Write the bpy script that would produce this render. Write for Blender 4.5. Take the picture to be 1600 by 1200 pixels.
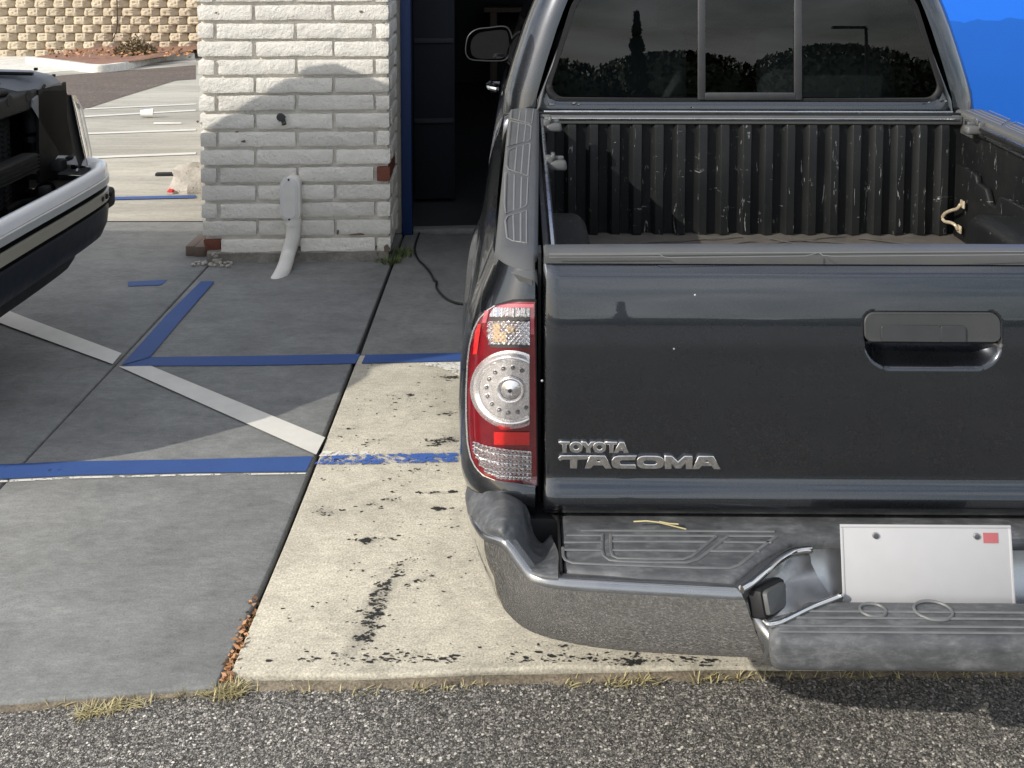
import bpy, bmesh, math, random
from mathutils import Vector, Matrix, noise

random.seed(7)
S = bpy.context.scene
col = S.collection
R = math.radians
for o in list(bpy.data.objects):
    bpy.data.objects.remove(o)

# ------------------------------------------------------------------ camera, sky, sun, exposure
FPX, PCX, PCY, CAMH, PITCH = 1600.0, 800.0, 22.0, 1.62, R(4)
cam_d = bpy.data.cameras.new('camera')
cam = bpy.data.objects.new('camera', cam_d)
col.objects.link(cam)
cam.location = (0, 0, CAMH)
cam.rotation_euler = (R(90) - PITCH, 0, 0)
cam_d.sensor_fit = 'HORIZONTAL'
cam_d.sensor_width = 36
cam_d.lens = 36.0
cam_d.shift_y = -(600 - PCY) / 1600.0
cam_d.clip_start, cam_d.clip_end = 0.05, 600
S.camera = cam
S.render.resolution_x, S.render.resolution_y = 1024, 768

SUN_D = Vector((1.35, 0.95, -1.0)).normalized()          # the way the sunlight travels
world = bpy.data.worlds.new('World')
S.world = world
world.use_nodes = True
wt = world.node_tree
bg = wt.nodes['Background']
sky = wt.nodes.new('ShaderNodeTexSky')
sky.sky_type = 'NISHITA'
sky.sun_disc = False
sky.sun_elevation = math.asin(-SUN_D.z)
sky.sun_rotation = math.atan2(-SUN_D.x, -SUN_D.y)
sky.air_density, sky.dust_density, sky.ozone_density = 1.0, 1.5, 0.8
_tc = wt.nodes.new('ShaderNodeTexCoord')
_mp = wt.nodes.new('ShaderNodeMapping'); _mp.inputs['Scale'].default_value = (1.0, 1.0, 5.5); wt.links.new(_tc.outputs['Generated'], _mp.inputs[0])
_nz = wt.nodes.new('ShaderNodeTexNoise'); _nz.inputs['Scale'].default_value = 3.0; _nz.inputs['Detail'].default_value = 7; _nz.inputs['Roughness'].default_value = .58; _nz.inputs['Distortion'].default_value = .4
wt.links.new(_mp.outputs[0], _nz.inputs['Vector'])
_cr = wt.nodes.new('ShaderNodeValToRGB'); _cr.color_ramp.elements[0].position = .38; _cr.color_ramp.elements[1].position = .68
wt.links.new(_nz.outputs['Fac'], _cr.inputs[0])
_mx = wt.nodes.new('ShaderNodeMix'); _mx.data_type = 'RGBA'; _mx.inputs[7].default_value = (11.0, 11.1, 11.3, 1)      # thin broken cloud
wt.links.new(_cr.outputs[0], _mx.inputs[0]); wt.links.new(sky.outputs[0], _mx.inputs[6])
wt.links.new(_mx.outputs[2], bg.inputs[0])
bg.inputs[1].default_value = 0.15
sun_d = bpy.data.lights.new('sun', 'SUN')
sun_d.energy, sun_d.angle, sun_d.color = 3.9, R(0.53), (1.0, 0.95, 0.86)
sun = bpy.data.objects.new('sun', sun_d)
sun.rotation_euler = SUN_D.to_track_quat('-Z', 'Y').to_euler()
sun.location = (-8, -6, 9)
col.objects.link(sun)
S.view_settings.view_transform = 'Standard'
S.view_settings.look = 'None'
S.view_settings.exposure = 0.12
S.view_settings.gamma = 1.0
S.view_settings.use_curve_mapping = False
S.cycles.max_bounces = 8
S.cycles.transparent_max_bounces = 8

# ------------------------------------------------------------------ measuring the photograph
_c, _s = math.cos(PITCH), math.sin(PITCH)
def ray(px, py):
    a = (px - PCX) / FPX; b = (PCY - py) / FPX
    return Vector((a, _c + b * _s, -_s + b * _c))
def atZ(px, py, z=0.0):
    r = ray(px, py); t = (z - CAMH) / r.z
    return Vector((r.x * t, r.y * t, z))
def atY(px, py, Y):
    r = ray(px, py); t = Y / r.y
    return Vector((r.x * t, Y, CAMH + r.z * t))
def atX(px, py, X):
    r = ray(px, py); t = X / r.x
    return Vector((X, r.y * t, CAMH + r.z * t))
GS = 0.068                                              # the rear lot falls away by 6.8 %
def lotz(y): return -GS * (y - 5.9)
def atLot(px, py, h=0.0):
    r = ray(px, py)
    t = (GS * 5.9 - CAMH + h) / (r.z + GS * r.y)
    return Vector((r.x * t, r.y * t, CAMH + r.z * t))
TX, TY, TA = 0.792, 1.88, R(-0.62)
def T(px, py, yl):                                      # pixel -> point on the truck at local depth yl
    Y = TY + yl
    for _ in range(6):
        p = atY(px, py, Y)
        x, y = p.x - TX, p.y - TY
        lx = x * math.cos(TA) + y * math.sin(TA)
        ly = -x * math.sin(TA) + y * math.cos(TA)
        Y += yl - ly
    return Vector((lx, ly, p.z))

# ------------------------------------------------------------------ materials
class NT:
    def __init__(s, name):
        s.m = bpy.data.materials.new(name); s.m.use_nodes = True
        s.t = s.m.node_tree
        s.p = s.t.nodes['Principled BSDF']
        s.out = s.t.nodes['Material Output']
    def n(s, typ, **kw):
        nd = s.t.nodes.new('ShaderNode' + typ)
        for k, v in kw.items(): setattr(nd, k, v)
        return nd
    def l(s, a, b): s.t.links.new(a, b)
    def setin(s, nd, key, v):
        if hasattr(v, 'is_linked') or isinstance(v, bpy.types.NodeSocket): s.l(v, nd.inputs[key])
        else: nd.inputs[key].default_value = v
    def coord(s, scale=(1, 1, 1), rot=(0, 0, 0), loc=(0, 0, 0)):
        tc = s.n('TexCoord'); mp = s.n('Mapping')
        mp.inputs['Scale'].default_value = scale; mp.inputs['Rotation'].default_value = rot; mp.inputs['Location'].default_value = loc
        s.l(tc.outputs['Object'], mp.inputs[0]); return mp.outputs[0]
    def noise(s, vec, scale, detail=4, rough=.55, dist=0.0):
        nd = s.n('TexNoise'); s.l(vec, nd.inputs['Vector'])
        nd.inputs['Scale'].default_value = scale; nd.inputs['Detail'].default_value = detail
        nd.inputs['Roughness'].default_value = rough; nd.inputs['Distortion'].default_value = dist
        return nd.outputs['Fac']
    def vor(s, vec, scale, feature='F1', rnd=1.0):
        nd = s.n('TexVoronoi', feature=feature); s.l(vec, nd.inputs['Vector'])
        nd.inputs['Scale'].default_value = scale
        nd.inputs['Randomness'].default_value = rnd
        return nd
    def ramp(s, fac, stops, interp='LINEAR'):
        nd = s.n('ValToRGB'); s.l(fac, nd.inputs[0]); cr = nd.color_ramp; cr.interpolation = interp
        while len(cr.elements) < len(stops): cr.elements.new(.5)
        for e, (p, c) in zip(cr.elements, stops):
            e.position = p
            e.color = (c, c, c, 1) if not hasattr(c, '__len__') else (c[0], c[1], c[2], 1)
        return nd.outputs[0]
    def mix(s, fac, a, b, mode='MIX'):
        nd = s.n('Mix', data_type='RGBA', blend_type=mode)
        for k, v in ((0, fac), (6, a), (7, b)):
            if isinstance(v, bpy.types.NodeSocket): s.l(v, nd.inputs[k])
            elif hasattr(v, '__len__'): nd.inputs[k].default_value = (v[0], v[1], v[2], 1)
            else: nd.inputs[k].default_value = v if k == 0 else (v, v, v, 1)
        return nd.outputs[2]
    def math(s, op, a, b=0.0, c=None, clamp=False):
        nd = s.n('Math', operation=op, use_clamp=clamp)
        for i, v in enumerate((a, b, c)):
            if v is None: continue
            if isinstance(v, bpy.types.NodeSocket): s.l(v, nd.inputs[i])
            else: nd.inputs[i].default_value = v
        return nd.outputs[0]
    def bump(s, h, strength=.4, dist=.004, normal=None):
        nd = s.n('Bump'); s.l(h, nd.inputs['Height'])
        nd.inputs['Strength'].default_value = strength; nd.inputs['Distance'].default_value = dist
        if normal is not None: s.l(normal, nd.inputs['Normal'])
        s.l(nd.outputs[0], s.p.inputs['Normal']); return nd.outputs[0]
    def base(s, v):
        if isinstance(v, bpy.types.NodeSocket): s.l(v, s.p.inputs['Base Color'])
        else: s.p.inputs['Base Color'].default_value = (v[0], v[1], v[2], 1)
    def rough(s, v):
        if isinstance(v, bpy.types.NodeSocket): s.l(v, s.p.inputs['Roughness'])
        else: s.p.inputs['Roughness'].default_value = v

def plain(name, c, rough=.5, metal=0.0, coat=0.0, var=.18, vscale=30, bump=.0, bscale=250, spec=.5):
    t = NT(name)
    v = t.coord()
    n = t.noise(v, vscale, 5)
    t.base(t.mix(n, tuple(x * (1 - var) for x in c), tuple(min(1, x * (1 + var)) for x in c)))
    t.rough(t.ramp(n, [(.3, max(.02, rough - .06)), (.7, min(1, rough + .06))]) if rough > .12 else rough)
    t.p.inputs['Metallic'].default_value = metal
    t.p.inputs['Coat Weight'].default_value = coat
    t.p.inputs['Coat Roughness'].default_value = .03
    t.p.inputs['Specular IOR Level'].default_value = spec
    if bump: t.bump(t.noise(v, bscale, 3), bump, .001)
    return t.m

def concrete(name, c, stain=(.5, .5, .5), stretch=(1, 1, 1), fine=.22, cracks=False, marks=None, big=1.6, rough=.85, dark=.75):
    t = NT(name)
    v = t.coord(); vs = t.coord(scale=stretch)
    n1 = t.noise(vs, big, 8, .62, .3)
    n2 = t.noise(v, 14, 8, .7)
    n3 = t.noise(v, 190, 3, .6)
    n4 = t.noise(vs, 9, 8, .65, .5)
    c0 = t.mix(t.ramp(n1, [(.32, 0), (.68, 1)]), tuple(x * dark for x in c), tuple(min(1, x * 1.12) for x in c))
    c1 = t.mix(t.ramp(n4, [(.35, .8), (.5, 1.0), (.68, 1.16)]), 0.0, 1.0)
    c2 = t.mix(1.0, c0, t.ramp(n4, [(.33, .84), (.5, 1.0), (.7, 1.14)]), 'MULTIPLY')
    c2 = t.mix(1.0, c2, t.ramp(t.noise(t.coord(scale=(.6, 1.3, 1)), 46, 8, .72, .3), [(.3, .80), (.5, 1.0), (.72, 1.2)]), 'MULTIPLY')
    c3 = t.mix(1.0, c2, t.ramp(n3, [(.3, 1 - fine), (.7, 1 + fine)]), 'MULTIPLY')
    # old dirt spots
    sp = t.ramp(t.noise(v, 6.5, 10, .75, .2), [(.66, 0), (.75, 1)])
    c4 = t.mix(t.math('MULTIPLY', sp, .45), c3, tuple(x * .4 for x in c))
    pit = t.ramp(t.noise(v, 75, 4, .5), [(.68, 0), (.72, 1)])
    c5 = t.mix(t.math('MULTIPLY', pit, .45), c4, tuple(x * .35 for x in c))
    cur = c5
    if marks:
        nz = t.noise(v, 48, 12, .85, .35)
        nz2 = t.noise(t.coord(scale=(.7, 1.5, 1)), 170, 8, .8)
        tot = None
        for (cx, cy, ang, a, b, k) in marks:
            sub = t.n('VectorMath', operation='SUBTRACT'); t.l(v, sub.inputs[0]); sub.inputs[1].default_value = (cx, cy, 0)
            mp = t.n('Mapping'); mp.vector_type = 'TEXTURE'
            mp.inputs['Rotation'].default_value = (0, 0, R(ang)); mp.inputs['Scale'].default_value = (a, b, 1e3)
            t.l(sub.outputs[0], mp.inputs[0])
            ln = t.n('VectorMath', operation='LENGTH'); t.l(mp.outputs[0], ln.inputs[0])
            f = t.math('MULTIPLY', t.math('SUBTRACT', 1.35, ln.outputs['Value'], clamp=True), k * .95)
            tot = f if tot is None else t.math('MAXIMUM', tot, f)
        e = t.math('ADD', t.math('MULTIPLY', nz, .9), t.math('MULTIPLY', nz2, .9))
        m = t.ramp(t.math('SUBTRACT', t.math('ADD', e, t.math('MULTIPLY', tot, .40)), .74), [(.33, 0), (.58, 1)])
        m = t.math('MULTIPLY', m, t.math('MULTIPLY', tot, 4.0, clamp=True))
        dots = t.math('MULTIPLY', t.ramp(t.noise(v, 42, 6, .65), [(.665, 0), (.69, 1)]), t.ramp(t.noise(v, 3.2, 4, .6), [(.47, 0), (.6, .8)]))
        m = t.math('MAXIMUM', m, dots)
        cur = t.mix(t.math('MULTIPLY', m, .38), c5, (.10, .095, .085))
    t.base(cur); t.rough(rough)
    h = t.math('ADD', t.math('MULTIPLY', n3, .5), t.math('ADD', n2, t.math('MULTIPLY', n4, .6)))
    t.bump(h, .35, .004)
    return t.m

def asphalt(name, dark, light, scale=115, tint=(1, .935, .835)):
    t = NT(name)
    v = t.coord()
    wob = t.n('TexNoise'); t.l(v, wob.inputs['Vector']); wob.inputs['Scale'].default_value = scale * 1.3; wob.inputs['Detail'].default_value = 2
    va = t.n('VectorMath', operation='MULTIPLY_ADD'); t.l(wob.outputs['Color'], va.inputs[0]); va.inputs[1].default_value = (.5 / scale,) * 3; t.l(v, va.inputs[2])
    w = va.outputs[0]
    def layer(sc):
        f = t.vor(w, sc); e = t.vor(w, sc, 'DISTANCE_TO_EDGE')
        sp = t.n('SeparateColor'); t.l(f.outputs['Color'], sp.inputs[0]); return f, e, sp
    f1, e1, s1 = layer(scale); f2, e2, s2 = layer(scale * 1.9)
    big = t.math('GREATER_THAN', s1.outputs[0], .52)
    col1 = t.ramp(s1.outputs[1], [(0, dark * .6), (.3, lerp_(dark, light, .25)), (.7, light * .75), (.9, light * 1.1), (1, light * 1.75)])
    col2 = t.ramp(s2.outputs[1], [(0, dark * .3), (.35, dark * .7), (.7, lerp_(dark, light, .4)), (1, light * 1.1)])
    ed1 = t.ramp(e1.outputs[0], [(.0, .22), (.10, 1)]); ed2 = t.ramp(e2.outputs[0], [(.0, .28), (.12, 1)])
    c = t.mix(big, t.mix(1.0, col2, ed2, 'MULTIPLY'), t.mix(1.0, col1, ed1, 'MULTIPLY'))
    c = t.mix(1.0, c, t.mix(s1.outputs[2], tint, tuple(x * .92 for x in tint)), 'MULTIPLY')
    n1 = t.noise(v, 1.4, 6, .6); n2 = t.noise(v, 22, 5, .6)
    c = t.mix(1.0, c, t.ramp(n1, [(.3, .82), (.7, 1.14)]), 'MULTIPLY')
    c = t.mix(t.ramp(n2, [(.55, 0), (.75, .4)]), c, (dark, dark, dark))
    t.base(c); t.rough(.8)
    h = t.mix(big, t.math('ADD', ed2, s2.outputs[2]), t.math('ADD', t.math('MULTIPLY', ed1, 1.3), t.math('MULTIPLY', s1.outputs[2], 1.2)))
    t.bump(h, .8, .004)
    return t.m
def lerp_(a, b, t): return a + (b - a) * t

def paint(name, c, wear=.55, worn=False):
    t = NT(name)
    v = t.coord()
    n = t.noise(v, 75 if worn else 40, 10, .78, .15); n2 = t.noise(v, 9, 5, .6)
    cc = t.mix(n2, tuple(x * .8 for x in c), tuple(min(1, x * 1.15) for x in c))
    t.base(cc); t.rough(.7)
    t.bump(t.noise(v, 180, 3), .3, .002)
    mask = t.ramp(t.math('ADD', n, t.math('MULTIPLY', t.math('SUBTRACT', n2, .5), .5 if worn else .1)), [(wear, 0), (wear + .03, 1)])
    tr = t.n('BsdfTransparent'); mx = t.n('MixShader')
    t.l(mask, mx.inputs[0]); t.l(t.p.outputs[0], mx.inputs[1]); t.l(tr.outputs[0], mx.inputs[2])
    t.l(mx.outputs[0], t.out.inputs[0])
    return t.m

def carpaint(name, c, flake=True):
    t = NT(name)
    v = t.coord()
    fl = t.vor(v, 1400)
    sep = t.n('SeparateColor'); t.l(fl.outputs['Color'], sep.inputs[0])
    t.base(t.mix(sep.outputs[0], tuple(x * .75 for x in c), tuple(x * 1.3 for x in c)))
    t.p.inputs['Metallic'].default_value = .95
    dirt = t.noise(v, 9, 8, .7)
    t.rough(t.ramp(dirt, [(.3, .24), (.7, .31)]))
    t.p.inputs['Coat Weight'].default_value = 1.0
    t.p.inputs['Coat IOR'].default_value = 1.53
    t.l(t.ramp(dirt, [(.45, .012), (.75, .07)]), t.p.inputs['Coat Roughness'])
    return t.m

def bedliner(name):
    t = NT(name)
    v = t.coord()
    sc1 = t.noise(t.coord(scale=(60, 60, 9)), 1.0, 8, .7, 1.4)
    sc2 = t.noise(t.coord(scale=(9, 9, 40), rot=(.4, .3, .2)), 1.0, 8, .7, 1.8)
    big = t.noise(v, 5, 6, .6)
    m = t.math('MAXIMUM', t.ramp(sc1, [(.635, 0), (.66, 1)]), t.ramp(sc2, [(.66, 0), (.69, 1)]))
    dust = t.mix(t.ramp(big, [(.35, 0), (.7, 1)]), (.0045, .0055, .006), (.012, .0125, .0125))
    t.base(t.mix(t.math('MULTIPLY', m, .55), dust, (.42, .43, .42)))
    t.rough(.5); t.p.inputs['Specular IOR Level'].default_value = .28
    t.bump(t.noise(v, 420, 3, .6), .35, .0012)
    return t.m

def brickpaint(name, c, chip=.72, spots=True):
    t = NT(name)
    v = t.coord()
    oi = t.n('ObjectInfo')
    add = t.n('VectorMath', operation='ADD'); t.l(v, add.inputs[0])
    cmb = t.n('CombineXYZ'); t.l(t.math('MULTIPLY', oi.outputs['Random'], 37.0), cmb.inputs[0]); t.l(t.math('MULTIPLY', oi.outputs['Random'], 11.0), cmb.inputs[1])
    t.l(cmb.outputs[0], add.inputs[1])
    w = add.outputs[0]
    n1 = t.noise(w, 9, 6, .6); n2 = t.noise(w, 60, 8, .65, .3); n3 = t.noise(w, 28, 9, .7, .2)
    tone = t.ramp(oi.outputs['Random'], [(0, .86), (1, 1.04)])
    cc = t.mix(n1, tuple(x * .86 for x in c), c)
    cc = t.mix(1.0, cc, tone, 'MULTIPLY')
    gr = t.ramp(n2, [(.28, .78), (.42, 1.0)])
    cc = t.mix(1.0, cc, gr, 'MULTIPLY')
    if spots:
        m = t.ramp(n3, [(chip, 0), (chip + .012, 1)])
        cc = t.mix(m, cc, (.09, .07, .06))
    t.base(cc); t.rough(.75)
    t.bump(t.math('ADD', t.math('MULTIPLY', n2, .9), t.math('MULTIPLY', n3, .9)), 1.0, .008)
    return t.m

def thin_glass(name, tint, keep=.35, rough=.0, ior=1.5):
    t = NT(name)
    fr = t.n('Fresnel'); fr.inputs[0].default_value = ior
    tr = t.n('BsdfTransparent'); tr.inputs[0].default_value = (tint[0], tint[1], tint[2], 1)
    gl = t.n('BsdfGlossy'); gl.inputs['Roughness'].default_value = rough
    mx = t.n('MixShader'); t.l(fr.outputs[0], mx.inputs[0]); t.l(tr.outputs[0], mx.inputs[1]); t.l(gl.outputs[0], mx.inputs[2])
    t.l(mx.outputs[0], t.out.inputs[0])
    return t.m

def foliage(name, c):
    t = NT(name)
    oi = t.n('NewGeometry')
    t.base(t.mix(oi.outputs['Random Per Island'], tuple(x * .55 for x in c), tuple(x * 1.5 for x in c)))
    t.rough(.6)
    t.p.inputs['Subsurface Weight'].default_value = 0.0
    return t.m

MAT = {}
def mk():
    M = MAT
    M['paint_dark'] = carpaint('dark_grey_metallic_paint', (.046, .050, .058))
    M['cap'] = plain('grey_textured_plastic', (.072, .074, .074), .5, bump=.35, bscale=700, var=.14, vscale=14)
    M['cap_line'] = plain('scuffed_plastic_ridge', (.15, .15, .15), .5)
    t = NT('faded_bumper_plastic'); v = t.coord()
    a_ = t.noise(v, 11, 8, .68, .4); b_ = t.noise(t.coord(scale=(1, 3, 3)), 34, 8, .7, .3); c_ = t.noise(v, 420, 3, .6)
    mm = t.math('ADD', t.math('MULTIPLY', a_, .6), t.math('MULTIPLY', b_, .4))
    t.base(t.ramp(mm, [(.36, (.040, .042, .045)), (.50, (.074, .077, .081)), (.64, (.15, .154, .158))])); t.rough(t.ramp(a_, [(.3, .42), (.7, .62)])); t.bump(c_, .4, .0012)
    M['pad'] = t.m
    M['pad_line'] = plain('worn_step_ridge', (.115, .118, .12), .5, var=.4)
    M['black'] = plain('black_rubber', (.010, .010, .011), .6)
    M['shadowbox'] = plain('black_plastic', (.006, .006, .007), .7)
    M['chrome'] = plain('chrome', (.66, .65, .63), .035, 1.0, var=.04)
    M['satin'] = plain('brushed_aluminium', (.42, .43, .44), .3, 1.0, var=.12)
    M['handle'] = plain('dark_handle_plastic', (.035, .036, .037), .5, bump=.3, bscale=700, var=.2, vscale=14)
    M['recess'] = plain('dull_recess_dimmed_lip_metal', (.30, .305, .31), .22, .9, var=.1)
    M['outer'] = thin_glass('clear_lamp_cover', (.97, .95, .95), rough=.02, ior=1.48)
    M['darkmetal'] = plain('dark_metal', (.06, .06, .06), .5, .4)
    M['black'].node_tree.nodes['Principled BSDF'].inputs['Specular IOR Level'].default_value = .3
    M['liner'] = bedliner('scratched_bed_liner')
    M['bedfloor'] = plain('dusty_bed_floor', (.075, .066, .056), .85, var=.5, vscale=22, bump=.3, bscale=200)
    M['glass'] = thin_glass('tinted_glass', (.30, .34, .34))
    M['sideglass'] = plain('black_side_glass', (.004, .004, .005), .05, spec=.5)
    M['seat'] = plain('dark_seat_cloth', (.05, .053, .058), .9)
    M['winframe'] = plain('window_divider_plastic', (.030, .031, .033), .45)
    M['lens_red'] = plain('red_lens', (.17, .003, .010), .10, coat=1.0, var=.5, vscale=55)
    M['lens_pink'] = plain('pale_red_lens', (.50, .10, .13), .15, coat=1.0, var=.25, vscale=40)
    M['lens_hot'] = plain('red_reflex_lens', (.72, .010, .008), .2, coat=1.0, var=.3, vscale=300, bump=.8, bscale=500)
    M['silver'] = plain('lamp_reflector', (.80, .80, .80), .16, .95, coat=.6, var=.12, vscale=80, bump=.3, bscale=260)
    M['silver2'] = plain('lamp_ring', (.88, .88, .88), .28, .75, coat=.8, var=.1, vscale=60)
    M['silver3'] = plain('lamp_disc', (.85, .85, .84), .25, .75, coat=.5, var=.22, vscale=140, bump=.35, bscale=300)
    M['amber'] = plain('amber_bulb', (.50, .38, .24), .25, coat=1.0)
    M['plate'] = plain('white_plate', (.40, .40, .41), .4, var=.05)
    M['sticker'] = plain('red_sticker', (.36, .10, .11), .5)
    M['tyre'] = plain('tyre_rubber', (.015, .015, .015), .8)
    M['rust'] = plain('rusty_hook', (.5, .42, .3), .5, .3, var=.6, vscale=60)
    M['white_car'] = plain('chalky_white_paint', (.66, .66, .67), .35, coat=.6, var=.08, vscale=14)
    M['grey_car'] = plain('faded_grey_metal', (.12, .132, .15), .45, .2, var=.2, vscale=12)
    M['strip'] = plain('tan_trim_strip', (.26, .245, .20), .35, .1, var=.08)
    M['silver_strip'] = plain('silver_trim_strip', (.42, .43, .43), .35, .3, var=.12)
    M['navy'] = plain('dark_blue_black_plastic', (.010, .013, .020), .42)
    M['engine'] = plain('dirty_black_metal', (.006, .0065, .007), .6, var=.4, vscale=20)
    M['engine2'] = plain('dusty_dark_metal', (.018, .018, .018), .6, var=.5, vscale=25)
    M['fins'] = plain('radiator_fins', (.02, .02, .02), .6, .2)
    for k_ in ('engine', 'engine2', 'fins', 'navy'): M[k_].node_tree.nodes['Principled BSDF'].inputs['Specular IOR Level'].default_value = .14
    M['lensclear'] = plain('clouded_lamp_lens', (.50, .52, .52), .12, .3, coat=1.0, var=.35, vscale=30)
    M['brick'] = brickpaint('white_painted_brick', (.88, .84, .76), .71)
    M['mortar'] = brickpaint('white_painted_mortar', (.82, .785, .71), .9, False)
    M['redbrick'] = brickpaint('bare_red_brick', (.20, .065, .04), .9, False)
    M['footing'] = concrete('dirty_footing', (.22, .205, .18), big=5)
    M['rubble'] = brickpaint('crumbling_mortar', (.50, .46, .40), .62)
    M['slab_grey'] = concrete('grey_coated_concrete', (.188, .190, .184), stretch=(.8, 1.5, 1), fine=.17, dark=.86, big=3.2)
    marks = []
    for (px, py, ang, a, b, k) in [(597, 925, 66, .105, .034, 1.25), (563, 1000, 66, .105, .028, 1.3), (580, 965, 66, .12, .022, 1.1), (615, 890, 30, .075, .03, .95), (655, 905, 30, .07, .018, .9),
                                   (575, 845, 0, .045, .018, 1.15), (690, 690, 20, .075, .028, 1.25), (700, 590, 0, .045, .02, 1.1), (690, 770, 0, .05, .01, 1.2),
                                   (686, 795, 0, .025, .008, 1.3), (590, 785, 20, .09, .03, .8), (510, 800, 0, .08, .03, .75), (585, 690, 40, .08, .025, .75),
                                   (640, 735, 0, .12, .04, .55), (695, 645, 0, .04, .022, 1.0), (540, 670, 0, .045, .007, 1.0), (985, 1035, 0, .05, .02, 1.2), (1110, 1043, 0, .08, .015, 1.2),
                                   (870, 1010, 0, .08, .014, .8), (640, 620, 80, .05, .012, .9), (600, 1045, 0, .2, .016, .7), (810, 1050, 0, .3, .015, .75), (520, 720, 0, .05, .02, .5)]:
        q = atZ(px, py); marks.append((q.x, q.y, ang, a, b, k))
    MARKS = marks
    globals()['MARKS'] = marks
    M['tar'] = plain('black_tar_residue', (.022, .022, .022), .75, var=.4, vscale=40)
    M['slab_cream'] = concrete('cream_worn_concrete', (.43, .398, .322), fine=.34, marks=marks, dark=.86)
    M['slab_dark'] = concrete('dim_grey_concrete', (.165, .165, .155), fine=.15, dark=.8)
    M['lot'] = concrete('sun_bleached_lot_concrete', (.42, .395, .335), stretch=(.25, 1.1, 1), fine=.12, big=.8, dark=.62)
    M['asphalt'] = asphalt('asphalt_stones', .13, .47, 178)
    M['lane'] = asphalt('brown_lane_asphalt', .15, .27, 60, (1, .74, .58))
    M['soil'] = concrete('joint_dirt', (.055, .045, .033), big=8)
    M['edgedirt'] = concrete('edge_dirt_soil', (.17, .14, .10), big=9, fine=.5)
    M['litter'] = concrete('planter_soil', (.25, .13, .085), big=6)
    M['kerb'] = concrete('white_kerb', (.66, .63, .56), big=3)
    M['blue_line'] = paint('blue_line_paint', (.028, .075, .24), .62)
    M['blue_worn'] = paint('worn_blue_line_paint', (.045, .115, .38), .50, True)
    M['white_line'] = paint('white_line_paint', (.62, .60, .55), .68)
    M['white_worn'] = paint('worn_white_line_paint', (.70, .68, .62), .51, True)
    M['bluewall'] = None
    t = NT('bright_blue_wall'); v = t.coord()
    n = t.noise(v, 2.2, 3, .5, .4)
    m = t.ramp(t.math('ADD', t.math('MULTIPLY', n, .35), t.math('MULTIPLY', t.n('SeparateXYZ').outputs[0], 0)), [(.18, 0), (.19, 1)])
    sx = t.n('SeparateXYZ'); t.l(v, sx.inputs[0])
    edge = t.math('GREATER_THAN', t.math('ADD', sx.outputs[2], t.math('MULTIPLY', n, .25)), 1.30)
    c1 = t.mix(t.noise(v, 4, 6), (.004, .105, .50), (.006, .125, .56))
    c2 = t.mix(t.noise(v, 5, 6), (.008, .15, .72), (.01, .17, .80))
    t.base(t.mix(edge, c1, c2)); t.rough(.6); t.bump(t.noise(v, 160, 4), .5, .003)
    M['bluewall'] = t.m
    M['bluetrim'] = plain('blue_trim_paint', (.004, .024, .10), .5, var=.2)
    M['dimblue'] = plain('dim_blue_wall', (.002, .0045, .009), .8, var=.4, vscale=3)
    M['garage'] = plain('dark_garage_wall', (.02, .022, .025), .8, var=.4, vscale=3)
    M['stucco'] = plain('pale_stucco', (.5, .47, .42), .9, bump=.5, bscale=90)
    M['block'] = brickpaint('split_face_block', (.56, .47, .345), .9, False)
    M['pvc'] = plain('painted_conduit', (.72, .69, .64), .5, var=.14, vscale=16, bump=.3, bscale=80)
    M['coverplate'] = plain('grey_cover_plate', (.66, .66, .64), .5, var=.06)
    M['cable'] = plain('black_cable', (.012, .012, .012), .5)
    M['drygrass'] = foliage('dry_grass', (.36, .31, .16))
    M['weed'] = foliage('green_weed', (.09, .12, .03))
    M['leaf'] = foliage('tree_leaf', (.045, .07, .028))
    M['brownleaf'] = foliage('brown_twigs', (.14, .095, .04))
    M['deadleaf'] = foliage('dead_leaves', (.30, .15, .065))
    M['bark'] = plain('bark', (.09, .07, .05), .9, var=.4)
    M['wood'] = plain('weathered_brick_block', (.15, .11, .09), .8, var=.3)
    M['paper'] = plain('white_cup_paper', (.8, .78, .74), .6, var=.05)
    M['redscrap'] = plain('red_scrap', (.5, .03, .03), .5)
    M['farwall'] = plain('tan_shop_wall', (.30, .27, .23), .8)
    M['darkglass'] = plain('dark_shop_window', (.01, .012, .014), .1)
mk()

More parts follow.
